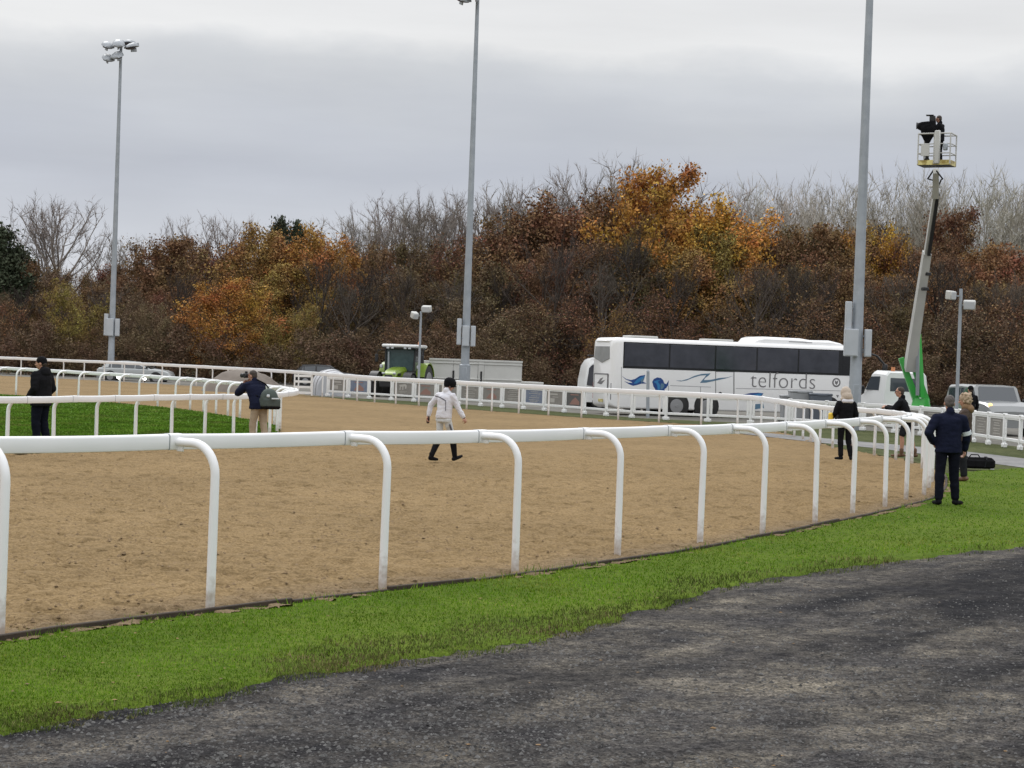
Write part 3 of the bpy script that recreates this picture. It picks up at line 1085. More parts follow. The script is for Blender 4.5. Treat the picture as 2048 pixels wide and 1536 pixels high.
def banner_prints():
    out = []
    for k in range(6):
        r_ = random.Random(50 + k)
        mb = MB()
        if k == 0:      # pale device over two lines
            for pts in ([(-.20, .20), (.14, .26), (.22, .18), (.20, .02), (.13, .0), (.12, .14), (.05, .14), (.03, -.06), (-.02, -.06), (-.03, .12), (-.1, .1), (-.13, -.08), (-.19, -.06), (-.16, .1)],):
                mb.poly([(x, -.002, z) for x, z in pts], 0, .004, (0, 1, 0))
            mb.box((0, 0, -.16), (.46, .004, .018)); mb.box((0, 0, -.22), (.3, .004, .012))
        elif k in (1, 2):   # lines of lettering
            z = .24
            while z > -.26:
                w = r_.uniform(.35, .62)
                x = -w / 2
                while x < w / 2:
                    lw = r_.uniform(.03, .09)
                    mb.box((x + lw / 2, 0, z), (lw, .004, .028 if k == 1 else .04)); x += lw + .018
                z -= r_.uniform(.07, .12)
        elif k == 3:
            mb.box((-.05, 0, .18), (.5, .004, .07)); mb.box((.06, 0, .05), (.36, .004, .03)); mb.box((-.12, 0, -.12), (.26, .004, .2))
        elif k == 4:
            mb.ell((-.12, 0, .06), (.12, .003, .12), None, 14, 6); mb.box((.2, 0, .1), (.26, .004, .03)); mb.box((.2, 0, .03), (.2, .004, .02)); mb.box((0, 0, -.18), (.56, .004, .04))
        else:
            mb.poly([(-.3, 0, -.25), (.3, 0, -.25), (.3, 0, -.1), (.05, 0, .1), (-.15, 0, -.05)], 0, .004, (0, 1, 0)); mb.box((0, 0, .22), (.5, .004, .05))
        out.append(mb)
    return out


PR = banner_prints()
pr_me = [mb.mesh('print', M['print'], False) for mb in PR] + [PR[3].mesh('print', M['printred'], False), PR[5].mesh('print', M['printred'], False)]
for_f = for_local(fence, fposts)
ft = tangents(for_f)
rr = random.Random(77)
rail_me = {}
for i, (p, t) in enumerate(zip(for_f, ft)):
    a = math.atan2(t.y, t.x)
    for me in (fpost_me, ffoot_me):
        o = link(me.name.split('.')[0], me, fence)
        o.location = p
        o.rotation_euler = (0, 0, a)
for i in range(len(for_f) - 1):
    a, b = for_f[i], for_f[i + 1]
    d = b - a
    ang = math.atan2(d.y, d.x)
    L = d.length
    c = (a + b) / 2
    for z, hh in ((.90, .11), (.22, .095)):
        mb = MB(); mb.box((0, 0, 0), (L - .09, .06, hh), None, .012)
        o = mb.build('fence_rail', M['fence'], fence); o.location = c + Vector((0, 0, z)); o.rotation_euler = (0, 0, ang)
    # frame of the hung banner
    mx_ = (fence.location + c).x
    hung = rr.random() < (.14 if 3.2 < mx_ < 12.6 else .93)
    if hung or rr.random() < .85:
        w = L - .34
        mb = MB()
        for x in (-w / 2 - .05, w / 2 + .05):
            mb.box((x, 0, 0), (.085, .035, .58), None, .006)
        mb.box((0, 0, .27), (w + .17, .034, .05), None, .006)
        o = mb.build('banner_frame', M['fence'], fence); o.location = c + Vector((0, 0, .56)); o.rotation_euler = (0, 0, ang)
        if not hung:
            continue
        right_end = (fence.location + c).x > 13.2
        kind = 'banner' if (right_end or rr.random() < .6) else rr.choice(['bannerdark', 'bannerblue', 'banner'])
        mb = MB(); mb.box((0, 0, 0), (w - .02, .012, .52), None, 0)
        bn = mb.build('banner', M[kind], fence, False); bn.location = c + Vector((0, 0, .54)); bn.rotation_euler = (0, 0, ang)
        k = i % 3 if right_end else rr.randrange(8)
        pm = link('print', pr_me[k], bn)
        pm['kind'] = 'stuff'
        # print on the side that faces the track (right of travel)
        pm.location = (0, -.0085, 0)
        pm.scale = (min(1.3, w / .75), 1, .84)

# white slatted gate at the fence's far end
gate = thing('slatted_gate', 'small white gate of three slats left of the crowd fence end', 'gate', G(606, 791), 0.12)
for x in (-.42, .42):
    mb = MB(); mb.box((x, 0, .5), (.07, .06, 1.0), None, .006)
    mb.build('gate_post', M['fence'], gate, False)
for z in (.93, .66, .40, .13):
    mb = MB(); mb.box((0, .005, z), (.77, .03, .11), None, .004)
    mb.build('slat', M['fence'], gate, False)


# ------------------------------------------------------------------ masts
def flood_head(parent, loc, yaw, tilt, sc=1.0):
    """a bowl-shaped floodlight with a hooded flat glass"""
    rings = []
    for (y, w, h, zc) in ((-.42, .06, .03, -.02), (-.38, .26, .10, .0), (-.15, .36, .20, .03), (.12, .34, .24, .05), (.32, .20, .20, .05), (.40, .10, .12, .05)):
        rings.append([Vector((w * math.cos(2 * math.pi * k / 16), y, zc + h * (math.sin(2 * math.pi * k / 16) if math.sin(2 * math.pi * k / 16) > 0 else .18 * math.sin(2 * math.pi * k / 16)))) for k in range(16)])
    mb = MB(); mb.loft(rings)
    o = mb.build('lamp_head', M['lampgrey'], parent)
    o.location = loc; o.rotation_euler = (tilt, 0, yaw); o.scale = (sc, sc, sc)
    mb = MB(); mb.ell((0, -.06, -.035), (.30, .30, .07), None, 14, 6)
    mb.build('lens', M['lampglass'], o)
    mb = MB(); mb.box((0, .1, -.13), (.05, .34, .22), None, .01); mb.box((0, .36, .14), (.18, .12, .22), None, .02)
    mb.build('bracket', M['lampgrey'], o)


def flood_mast(label, base, H, r0, r1, boxes, heads, rz=0, skirt=1.04, sh=1.7):
    m = thing('floodlight_mast', label, 'floodlight', base, rz, 'tall floodlight masts round the track')
    mb = MB()
    mb.tube([(0, 0, -.3), (0, 0, sh), (0, 0, sh + .05), (0, 0, H * .5), (0, 0, H)], [r0 * skirt, r0 * skirt, r0, (r0 + r1) / 2, r1], 12)
    mb.build('mast', M['galv'], m)
    mb = MB(); mb.box((0, -r0 * skirt * .96, 1.0), (r0 * .9, .05, 1.2), None, .01)
    mb.build('access_door', M['galv'], m)
    for (x, y, z, sx, sy, sz) in boxes:
        mb = MB(); mb.box((0, 0, 0), (sx, sy, sz), None, .02)
        mb.box((0, -sy / 2 - .004, 0), (sx * .84, .012, sz * .92), None, .004)
        o = mb.build('equipment_box', M['boxgrey'], m, angle=25); o.location = (x, y, z)
        mb = MB(); mb.box((0, 0, sz * .25), (abs(x) + .02, .05, .05)); mb.box((0, 0, -sz * .25), (abs(x) + .02, .05, .05))
        s_ = mb.build('bracket', M['galv'], o, False); s_.location = (-x / 2, sy * .5, 0)
    arms = sorted({h[2] for h in heads})
    mb = MB()
    for z in sorted({round(z * 1.25) / 1.25 for z in arms}):
        xs_ = [h[0] for h in heads if abs(h[2] - z) < .45] + [0]
        ys_ = [h[1] for h in heads if abs(h[2] - z) < .45] + [0]
        mb.box(((min(xs_) + max(xs_)) / 2, 0, z - .12), (max(xs_) - min(xs_) + .1, .06, .06), None, .01)
        mb.box((0, (min(ys_) + max(ys_)) / 2, z - .12), (.06, max(ys_) - min(ys_), .06), None, .01)
    mb.build('crossarm', M['galv'], m, False)
    for (x, y, z, yaw, tilt) in heads:
        flood_head(m, (x, y, z), yaw, tilt, 1.1)
    return m


HEADS = [(-.80, -.2, 20.55, .6, .30), (-.05, -.5, 20.62, .1, .36), (.68, -.1, 20.55, -1.1, .16), (-.25, .5, 20.85, .5, -.25), (.42, .5, 20.85, -.5, -.2), (-.72, -.3, 19.75, .5, .34), (-.08, -.5, 19.9, -.3, .38)]
pL = AT(222, 722, 115.0); pL.z = 0
flood_mast('tall grey floodlight mast on the left with its lamp cluster fully in view', pL, 20.7, .20, .085,
           [(-.33, -.2, 3.35, .24, .22, 1.35), (-.08, -.28, 3.2, .46, .2, 1.08), (.36, -.16, 3.2, .26, .22, 1.08)], HEADS)
pM = AT(929, 757, 92.0); pM.z = 0
flood_mast('tall grey floodlight mast rising in front of the white trailer', pM, 20.7, .21, .085,
           [(-.34, -.2, 3.35, .22, .22, 1.3), (0, -.3, 3.15, .34, .2, 1.02), (.36, -.18, 3.15, .24, .22, 1.02)], HEADS, 0, 1.32)
pR = AT(1711, 760, 66.0); pR.z = 0
flood_mast('tall grey floodlight mast standing before the front of the coach, its top out of frame', pR, 20.7, .215, .10,
           [(-.36, -.12, 4.05, .22, .22, .98), (-.26, -.28, 3.08, .50, .2, .98), (.36, -.16, 3.08, .24, .22, .98)], HEADS)


def box_lamp(label, base, H, heads):
    m = thing('lamp_post', label, 'lamp post', base, 0, 'short lamp posts with two box lamps')
    mb = MB(); mb.tube([(0, 0, -.2), (0, 0, .5), (0, 0, .52), (0, 0, H)], [.085, .085, .062, .055], 10)
    mb.build('post', M['galv'], m)
    for (x, y, z, yaw, pitch, sx) in heads:
        mb = MB(); mb.box((0, 0, 0), (sx, .34, .30), None, .03)
        o = mb.build('box_lamp', M['boomwhite'], m); o.location = (x, y, z); o.rotation_euler = (pitch, 0, yaw)
        mb = MB(); mb.box((0, -.18, 0), (sx * .86, .02, .24), None, .005); mb.build('lens', M['headlight'], o)
        mb = MB(); mb.tube([(0, 0, z - .02), (x * .8, y, z - .02)], .025, 6); mb.build('bracket', M['galv'], m)
    return m


bl = AT(838, 740, 88.0); bl.z = 0
box_lamp('short lamp post with two white box lamps in front of the lime tractor', bl, 4.2, [(-.30, 0, 4.0, .5, .35, .30), (.26, .05, 4.32, -.2, .2, .44)])
br_ = AT(1916, 740, 62.0); br_.z = 0
box_lamp('short lamp post with two white box lamps right of the boom lift', br_, 4.95, [(-.34, 0, 4.72, .4, .1, .22), (.30, 0, 4.42, -.25, .15, .40)])
# ------------------------------------------------------------------ vehicles
def wheel(parent, loc, r, w, side=-1):
    o = MB()
    o.tube([(0, -w / 2, 0), (0, -w / 2 + .03, 0), (0, w / 2 - .03, 0), (0, w / 2, 0)], [r * .9, r, r, r * .9], 24)
    t = o.build('wheel', M['rubber'], parent)
    t.location = loc
    mb = MB()
    mb.tube([(0, side * (w / 2 - .01), 0), (0, side * (w / 2 + .008), 0), (0, side * (w / 2 + .012), 0)], [r * .62, r * .60, r * .40], 20)
    mb.tube([(0, side * (w / 2), 0), (0, side * (w / 2 + .03), 0)], [r * .16, r * .13], 10)
    mb.build('rim', M['rim'], t)
    return t


def car(name, label, cat, loc, rz, L, W, H, belt, hood, paint, rg=.05, rr_=.16, rf=.60, wb=.72, wr=.33, lit=None, boxy=0.0, clear=.22):
    """x forward from the rear bumper; rg/rr_/rf/wb: rear glass foot, roof rear, roof front, windscreen foot (fractions of L)"""
    c = thing(name, label, cat, loc, rz)
    hw = W / 2
    xs = [0, .03, .12, .3, .5, wb, wb + .02, .9, .97, 1.0]
    zt = [belt - .12, belt - .02, belt, belt, belt - .01, belt - .02, hood + .06, hood, hood - .10, hood - .30]
    ww = [.90, .96, 1, 1, 1, 1, .99, .97, .92, .80]
    rings = []
    for x, z, w in zip(xs, zt, ww):
        h = hw * w
        pts = [(-h * .9, clear), (-h * .985, clear + .12), (-h, (clear + z) / 2 + .08), (-h * .97, z - .06), (-h * .88, z), (0, z + .025)]
        ring = [Vector((x * L, y, zz)) for y, zz in pts] + [Vector((x * L, -y, zz)) for y, zz in reversed(pts[:-1])]
        rings.append(ring)
    mb = MB(); mb.loft(rings)
    # roof and pillars
    gx = [rg, rr_, (rr_ + rf) / 2, rf, wb]
    gz = [belt - .02, H - .05, H, H - .03, belt - .03]
    gw = [.80, .80 + boxy * .1, .80 + boxy * .1, .78 + boxy * .1, .84]
    rings = []
    for x, z, w in zip(gx, gz, gw):
        bz = belt - .05
        z = max(z, bz + .02)
        pts = [(-hw * .90, bz), (-hw * w, max(bz + .01, z - .08)), (-hw * (w - .08), z)]
        rings.append([Vector((x * L, y, zz)) for y, zz in pts] + [Vector((x * L, -y, zz)) for y, zz in reversed(pts)])
    mb.loft(rings)
    body = mb.build('body', paint, c, angle=30)
    # glass, set a few millimetres proud
    def quad(name, pts, off, m, par=c):
        pts = [Vector(p) for p in pts]
        n = (pts[1] - pts[0]).cross(pts[2] - pts[0]).normalized()
        if n.dot(off) < 0: n = -n
        mb = MB(); mb.poly([p + n * .006 for p in pts], 0, .008, n)
        return mb.build(name, m, par, False)
    def gpt(x, f, s):
        """point on the glasshouse side: fraction f from belt to roof"""
        for i in range(len(gx) - 1):
            if gx[i] <= x <= gx[i + 1] + 1e-6:
                t = (x - gx[i]) / (gx[i + 1] - gx[i]); break
        z1 = gz[i] + (gz[i + 1] - gz[i]) * t; w1 = gw[i] + (gw[i + 1] - gw[i]) * t
        z1 = max(z1, belt - .03)
        zb = belt - .05
        zz = max(zb + .01, z1 - .08)
        return Vector((x * L, s * hw * (.90 + (w1 - .90) * f), zb + .05 + (zz - zb - .06) * f))
    for s in (-1, 1):
        mid = (rr_ + rf) / 2
        e = .012
        for (x0, x1) in ((rg + .03, rr_ + .02), (rr_ + .035, mid - e), (mid + e, rf - .005), (rf + .005, wb - .035)):
            if x1 - x0 < .03: continue
            pts = [gpt(x0, .06, s), gpt(x1, .06, s), gpt(x1, .92, s), gpt(x0, .92, s)]
            quad('side_window', pts, Vector((0, s, .2)), M['glass'])
    k = .74
    quad('windscreen', [Vector((wb * L - .02, -hw * .76, belt + .02)), Vector((wb * L - .02, hw * .76, belt + .02)), Vector((rf * L + .05, hw * k * .92, H - .07)), Vector((rf * L + .05, -hw * k * .92, H - .07))], Vector((1, 0, .6)), M['glass'])
    quad('rear_window', [Vector((rg * L + .05, -hw * .74, belt + .06)), Vector((rg * L + .05, hw * .74, belt + .06)), Vector((rr_ * L - .04, hw * .66, H - .10)), Vector((rr_ * L - .04, -hw * .66, H - .10))], Vector((-1, 0, .5)), M['glass'])
    for x in (.19, .81):
        for s in (-1, 1):
            mb = MB(); mb.tube([(x * L, s * (hw - .16), wr), (x * L, s * (hw + .002), wr)], wr + .05, 22)
            mb.build('wheel_arch', M['blackp'], c)
            wheel(c, (x * L, s * (hw - .09), wr), wr, .20, s)
    for s in (-1, 1):
        mb = MB(); mb.box((L * .955, s * hw * .68, hood - .20), (.16, .34, .15), None, .04)
        mb.build('headlight', M['lit'] if lit == 'white' else M['headlight'], c)
        if lit == 'amber' and s == -1:
            mb = MB(); mb.ell((L * .95, s * hw * .80, hood - .06), (.07, .09, .06)); mb.build('indicator', M['amber'], c)
        mb = MB(); mb.box((wb * L - .22, s * (hw + .09), belt + .09), (.12, .20, .15), None, .04); mb.build('wing_mirror', M['blackp'], c)
        mb = MB(); mb.box((.03, s * hw * .74, belt - .22), (.08, .2, .22), None, .03); mb.build('tail_light', M['red'], c)
    mb = MB(); mb.box((L * .985, 0, hood - .34), (.06, W * .52, .16), None, .02); mb.build('grille', M['blackp'], c)
    mb = MB(); mb.box((L * .99, 0, clear + .10), (.08, W * .86, .16), None, .04); mb.build('bumper', M['blackp'], c)
    mb = MB(); mb.box((L * 1.008, 0, hood - .46), (.012, .5, .11), None, .003); mb.build('number_plate', M['boomwhite'], c)
    return c


p = AT(199, 770, 113.5); p.z = -.16
car('parked_car', 'silver estate car in profile behind the far rail, left of the sand heap', 'car', p, -.03, 4.5, 1.80, 1.32, .88, .82, M['silver'], .05, .17, .52, .74)
p = AT(664, 760, 93.5); p.z = -.1
cov = thing('covered_stack', 'rounded pale cover with dark seams at the left end of the crowd fence', 'cover', p, R(14))
M['cover'] = mat('pale_cover_cloth', (.50, .51, .53), .7, (.42, .43, .45), 2, .8, bump=.2, bscale=5)
def arch(y, w, h, e=0.0):
    return [Vector(((w + e) * math.cos(a) * (1 + .12 * math.sin(a)), y, (h + e) * math.sin(a) ** .8)) for a in [math.pi * k / 16 for k in range(17)]]
mb = MB(); mb.loft([arch(-.9, .84, 1.20), arch(-.6, .90, 1.30), arch(.2, .92, 1.36), arch(1.2, .90, 1.32), arch(1.6, .80, 1.15)]); mb.build('cover_cloth', M['cover'], cov)
for y, w, h in ((-.6, .90, 1.30), (.2, .92, 1.36), (1.2, .9, 1.32)):
    mb = MB(); mb.loft([arch(y - .03, w, h, .012), arch(y + .03, w, h, .012)], True, True); mb.build('seam', M['greyvinyl'], cov)
mb = MB(); mb.poly([(-.34, -.915, 0), (-.12, -.915, 0), (-.06, -.915, 1.1), (-.22, -.915, 1.05)], 0, .012, (0, -1, 0)); mb.build('end_panel', M['boxgrey'], cov, False)
for x0, x1 in ((-.37, -.25), (-.10, -.04)):
    mb = MB(); mb.poly([(x0, -.93, 0), (x0 + .035, -.93, 0), (x1 + .035, -.93, 1.08), (x1, -.93, 1.08)], 0, .012, (0, -1, 0)); mb.build('seam', M['greyvinyl'], cov, False)
p = AT(1999, 840, 66.0); p.z = -.06
car('pickup', 'grey four by four with a lit amber lamp behind the right end of the fence', 'car', p + Vector((-.15, 4.3, 0)), R(-83), 4.6, 1.95, 1.80, 1.15, 1.16, M['greycar'], .02, .08, .62, .70, .38, 'amber', .6, .3)
p = AT(1166, 800, 82.0); p.z = -.06
van = thing('van', 'white van with a dark side window showing past the rear of the coach', 'van', p, R(8))
# local x to the right, y away; a tall rounded body
rings = []
for (y, l, r_, t) in ((0, .12, 2.9, 2.15), (.10, .03, 3.0, 2.28), (.9, 0, 3.0, 2.34), (1.8, .03, 3.0, 2.28), (1.95, .14, 2.9, 2.12)):
    pr_ = [(l + .06, .35), (l, .75), (l + .03, 1.35), (l + .14, 1.95), (l + .30, t - .06), (l + .52, t), (r_ - .2, t + .02), (r_, t - .15), (r_, .35)]
    rings.append([Vector((x, y, z)) for x, z in pr_])
mb = MB(); mb.loft(rings); vb = mb.build('body', M['whitecar'], van, angle=30)
mb = MB(); mb.poly([(.14, -.012, 1.10), (.60, -.012, 1.06), (.62, -.012, 1.98), (.38, -.012, 2.02), (.22, -.012, 1.86)], 0, .02, (0, -1, 0)); mb.build('side_window', M['glassdark'], vb, False)
mb = MB(); mb.poly([(.74, -.012, 1.06), (2.6, -.012, 1.06), (2.6, -.012, 1.98), (.74, -.012, 1.98)], 0, .02, (0, -1, 0)); mb.build('side_window', M['glassdark'], vb, False)
mb = MB(); mb.box((.36, .2, 2.42), (.34, .3, .06), None, .02); mb.build('roof_vent', M['blackp'], vb)
for x in (.75, 2.4):
    for y, sd in ((.08, -1), (1.86, 1)):
        wheel(van, (x, y, .34), .34, .22, sd)
# dark hatchback among the trees' feet
p = AT(585, 760, 118.0); p.z = -.1
car('parked_car', 'dark low car in the shade of the trees left of the tractor', 'car', p, .1, 4.3, 1.78, 1.42, .95, .9, M['blackgloss'], .04, .14, .55, .72)
# two lit lamps low by the rail in front of the silver estate car
for (x, y, lab) in ((239, 753, 'larger lit white lamp low behind the inner rail, before the silver estate car'), (289, 757, 'smaller lit white lamp on a stake right of the larger lit lamp')):
    q = AT(x, y, 110.5)
    t = thing('lit_lamp', lab, 'lamp', (q.x, q.y, 0), 0, 'lit lamps before the silver car')
    mb = MB(); mb.tube([(0, 0, -.1), (0, 0, q.z - .1)], .04, 8); mb.build('stake', M['blackp'], t)
    mb = MB(); mb.tube([(0, -.04, q.z), (0, .12, q.z), (0, .2, q.z)], [.19 if x < 250 else .13, .17 if x < 250 else .12, .06], 16); mb.build('lamp_housing', M['blackp'], t)
    mb = MB(); mb.ell((0, -.045, q.z), ((.18, .03, .16) if x < 250 else (.12, .03, .11)), None, 14, 8); mb.build('lens', M['lit'], t)


# ---------------------------------------------------------------- coach
CR = R(18)
cdir = Vector((math.cos(CR), math.sin(CR), 0)); cleft = Vector((-math.sin(CR), math.cos(CR), 0))
c0 = AT(1237, 760, 75.5); c0.z = -.10
CW, CL, CT = 1.25, 12.0, 3.22
coach = thing('coach', 'long white coach with dark windows and grey company lettering parked behind the fence', 'coach', c0 + cleft * CW, CR)


def CS(px, py):
    """local x, z on the coach's near side at a photo pixel"""
    d = ray(px, py)
    n = cleft
    t = (c0 - Vector((0, 0, CAM_H))).dot(n) / d.dot(n)
    q = Vector((0, 0, CAM_H)) + d * t - c0
    return q.dot(cdir), q.z


def coach_ring(x, top, half, zb=.32, rear=0):
    pts = []
    def arc(cy, cz, r, a0, a1, n=5):
        for k in range(n + 1):
            a = R(a0 + (a1 - a0) * k / n)
            pts.append(Vector((x, cy + r * math.cos(a), cz + r * math.sin(a))))
    r1 = .22
    arc(half - r1, top - r1, r1, 0, 90); arc(-half + r1, top - r1, r1, 90, 180)
    arc(-half + .08, zb + .08, .08, 180, 270, 3); arc(half - .08, zb + .08, .08, 270, 360, 3)
    return pts


mb = MB()
mb.loft([coach_ring(-.26, 2.9, .98, .5), coach_ring(-.21, 3.12, 1.10, .42), coach_ring(-.10, 3.19, 1.2, .36), coach_ring(0.06, CT, 1.25), coach_ring(.4, CT, 1.25), coach_ring(10.55, CT, 1.25),
         coach_ring(10.85, CT - .05, 1.2), coach_ring(11.05, CT - .3, 1.08)])
mb.build('body', M['coach'], coach, angle=32)
# window band and its panes
_, zwt = CS(1340, 688); _, zwb = CS(1340, 738)
band_t, band_b = zwt + .02, zwb - .03
mb = MB(); mb.box((5.52, -CW - .003, (band_t + band_b) / 2), (10.7, .012, band_t - band_b), None, .004)
mb.build('window_surround', M['blackgloss'], coach, False)
edges = [CS(x, 712)[0] for x in (1247, 1339, 1431, 1514, 1597, 1679)]
for a, b in zip(edges, edges[1:]):
    mb = MB(); mb.box(((a + b) / 2, -CW - .013, (band_t + band_b) / 2 + .02), (b - a - .07, .012, band_t - band_b - .14), None, .02)
    mb.build('window', M['glassdark'], coach, False)
a, b = CS(1685, 712)[0], 10.82
mb = MB(); mb.box(((a + b) / 2, -CW - .013, (band_t + band_b) / 2 - .03), (b - a - .04, .012, band_t - band_b - .1), None, .02); mb.build('driver_window', M['blackgloss'], coach, False)
mb = MB(); mb.box((10.72, -CW - .012, 1.25), (.36, .03, 1.9), None, .01); mb.build('front_pillar', M['blackgloss'], coach, False)
# windows of the far side and of the front
for i in range(5):
    mb = MB(); mb.box((1.2 + i * 1.8, CW + .006, (band_t + band_b) / 2), (1.66, .012, band_t - band_b - .1), None, .02); mb.build('window', M['glassdark'], coach, False)
mb = MB(); mb.box((11.06, 0, 1.95), (.03, 2.0, 1.7), Matrix.Rotation(R(-6), 3, 'Y'), .02); mb.build('windscreen', M['glassdark'], coach, False)
# rear: window, engine cover, lamps, plate
mb = MB()
for sgn in (1,):
    mb.poly([(-.24, -.80, 2.84), (-.24, .80, 2.84), (-.24, .86, 2.34), (-.24, 0, 2.16), (-.24, -.86, 2.34)], 0, .05, (-1, 0, 0))
mb.build('rear_window', mat('rear_glass_sky_reflection', (.26, .27, .27), .12, (.34, .35, .35), 1.5, .8), coach, False)  # light grey base colour stands in for the sky reflected in the pane
mb = MB(); mb.box((-.28, 0, 1.32), (.04, 1.5, .70), None, .02)
ec = mb.build('engine_cover', M['coach'], coach, angle=25)
mb = MB()
for s in (-1, 1):
    mb.box((-.295, s * .78, 1.32), (.03, .07, .76), None, .01)
mb.box((-.295, 0, 1.70), (.03, 1.63, .05), None, .01)
mb.build('cover_seam', M['greyvinyl'], ec, False)
mb = MB()
mb.poly([(-.302, .40, 1.3), (-.302, .05, 1.5), (-.302, -.3, 1.56), (-.302, .0, 1.38), (-.302, -.5, 1.46), (-.302, -.1, 1.26)], 0, .004, (-1, 0, 0))
mb.build('emblem', M['greyvinyl'], ec, False)
for s in (-1, 1):
    mb = MB(); mb.box((-.22, s * 1.0, 1.0), (.06, .13, .7), None, .02); mb.build('tail_light', M['greyseam'] if s < 0 else M['red'], coach)
mb = MB(); mb.box((-.28, 0, .6), (.02, .52, .12), None, .004); mb.build('number_plate', M['hazard'], coach, False)
mb = MB(); mb.box((-.24, 0, 3.06), (.1, 1.5, .06), None, .02); mb.build('rear_spoiler', M['coach'], coach)
# roof fittings
mb = MB(); mb.box((1.25, -.35, CT + .055), (1.2, 1.0, .10), None, .03); mb.build('roof_hatch', M['boomwhite'], coach)
mb = MB(); mb.box((4.75, -.2, CT + .05), (1.2, .9, .09), None, .03); mb.build('roof_hatch', M['boomwhite'], coach)
a, b = CS(1520, 690)[0], CS(1690, 690)[0]
rings = []
for (x, h, w) in ((a - .1, .02, .8), (a + .1, .20, .95), (a + .35, .27, 1.0), (a + 2.0, .26, 1.0), (a + 2.5, .20, .98), (b - .6, .22, .98), (b, .12, .9), (b + .25, .02, .8)):
    rings.append([Vector((x, y, z)) for y, z in ((-w, CT - .08), (-w, CT + h * .6), (-w * .88, CT + h), (w * .88, CT + h), (w, CT + h * .6), (w, CT - .08))])
mb = MB(); mb.loft(rings); mb.build('air_conditioning_pod', M['coach'], coach)
mb = MB(); mb.box((a + 2.0, -1.006, CT + .10), (1.1, .004, .035)); mb.build('roof_lettering', M['greyseam'], coach, False)
# mirrors
mb = MB(); mb.tube([(10.8, -1.0, 2.95), (11.3, -1.2, 3.0), (11.75, -1.35, 2.85), (12.05, -1.45, 2.5)], [.04, .04, .045, .05], 8)
mb.box((12.08, -1.46, 2.32), (.14, .26, .40), None, .04); mb.build('mirror_arm', M['blackp'], coach)
mb = MB(); mb.tube([(10.8, 1.0, 2.95), (11.3, 1.15, 3.0), (11.6, 1.3, 2.7)], .04, 8); mb.build('mirror_arm', M['blackp'], coach)
# wheels
for x in (2.6, 3.95, 9.6):
    for s in (-1, 1):
        mb = MB(); mb.tube([(x, s * 1.1, .5), (x, s * 1.252, .5)], .56, 24); mb.build('wheel_arch', M['blackp'], coach)
        wheel(coach, (x, s * 1.13, .48), .48, .28, s)


def decal(name, px, m, lift=.004):
    mb = MB()
    mb.poly([(*(lambda q: (q[0], -CW - lift, q[1]))(CS(x, y)),) for x, y in px], 0, .003, (0, -1, 0))
    return mb.build(name, m, coach, False)


def Z4(pts):   # crop pixels of the coach's rear half -> photo pixels
    return [(1120 + x / 6.4, 640 + y / 6.4) for x, y in pts]


def Z5(pts):
    return [(1420 + x / 6.4, 640 + y / 6.4) for x, y in pts]


decal('wave_emblem', Z4([(790, 715), (850, 755), (905, 768), (960, 755), (1020, 715), (1090, 703), (1075, 760), (1060, 790), (1110, 812), (1040, 815), (985, 832), (935, 842), (880, 820), (820, 782), (870, 800), (930, 805), (900, 785), (840, 760)]), M['blue1'])
decal('wave_highlight', Z4([(940, 812), (985, 760), (1030, 735), (1085, 712), (1060, 750), (1020, 790), (975, 815)]), M['blue2'], .009)
decal('wave_highlight', Z4([(1030, 770), (1078, 730), (1062, 790), (1040, 808)]), M['steelblue'], .013)
decal('leaping_emblem', Z4([(1180, 790), (1200, 755), (1245, 735), (1290, 742), (1320, 770), (1335, 810), (1360, 822), (1392, 770), (1385, 830), (1360, 870), (1335, 885), (1345, 912), (1300, 915), (1215, 912), (1220, 885), (1195, 850)]), M['blue1'])
decal('emblem_highlight', Z4([(1195, 790), (1240, 772), (1290, 770), (1250, 790), (1268, 812), (1285, 840), (1272, 905), (1250, 905), (1245, 850), (1232, 815)]), M['blue2'], .009)
decal('emblem_highlight', Z4([(1290, 812), (1330, 815), (1335, 850), (1310, 885), (1285, 890)]), M['steelblue'], .009)
decal('long_wave', Z4([(1480, 772), (1560, 775), (1640, 752), (1720, 715), (1810, 690), (1928, 682), (1900, 712), (1860, 740), (1840, 770), (1930, 765), (2040, 742), (2130, 735), (2215, 716), (2130, 745), (2040, 765), (1950, 785), (1870, 802), (1790, 805), (1820, 770), (1850, 735), (1870, 705), (1790, 712), (1700, 740), (1620, 772), (1550, 785)]), M['steelblue'])
decal('lens_emblem', Z5([(330, 985), (420, 955), (520, 935), (620, 930), (685, 938), (660, 970), (620, 1000), (500, 1000), (400, 992)]), M['blue1'])
decal('lens_highlight', Z5([(545, 960), (620, 940), (672, 942), (640, 975), (610, 990), (600, 965)]), M['blue2'], .009)
decal('lower_wave', Z5([(535, 1080), (680, 1070), (690, 1125), (540, 1150)]), M['steelblue'])
# door and locker seams
for pts in ([(300, 650), (312, 650), (312, 980), (300, 980)], [(68, 655), (76, 655), (76, 945), (68, 945)], [(76, 655), (300, 660), (300, 668), (76, 663)]):
    decal('panel_seam', Z5(pts), M['greyvinyl'])
for pts in ([(330, 872), (1720, 905), (1720, 911), (330, 878)],):
    decal('panel_seam', Z5(pts), M['greyseam'])
for pts in ([(783, 600), (789, 600), (789, 910), (783, 910)], [(1410, 835), (1930, 855), (1930, 861), (1410, 841)], [(1795, 855), (1801, 855), (1801, 945), (1795, 945)], [(1385, 840), (1391, 840), (1391, 915), (1385, 915)]):
    decal('panel_seam', Z4(pts), M['greyseam'])
decal('side_mirror_badge', Z4([(672, 560), (700, 535), (745, 527), (775, 540), (770, 575), (720, 583)]), M['greyvinyl'], .006) if CS(1235, 727)[0] > .1 else None
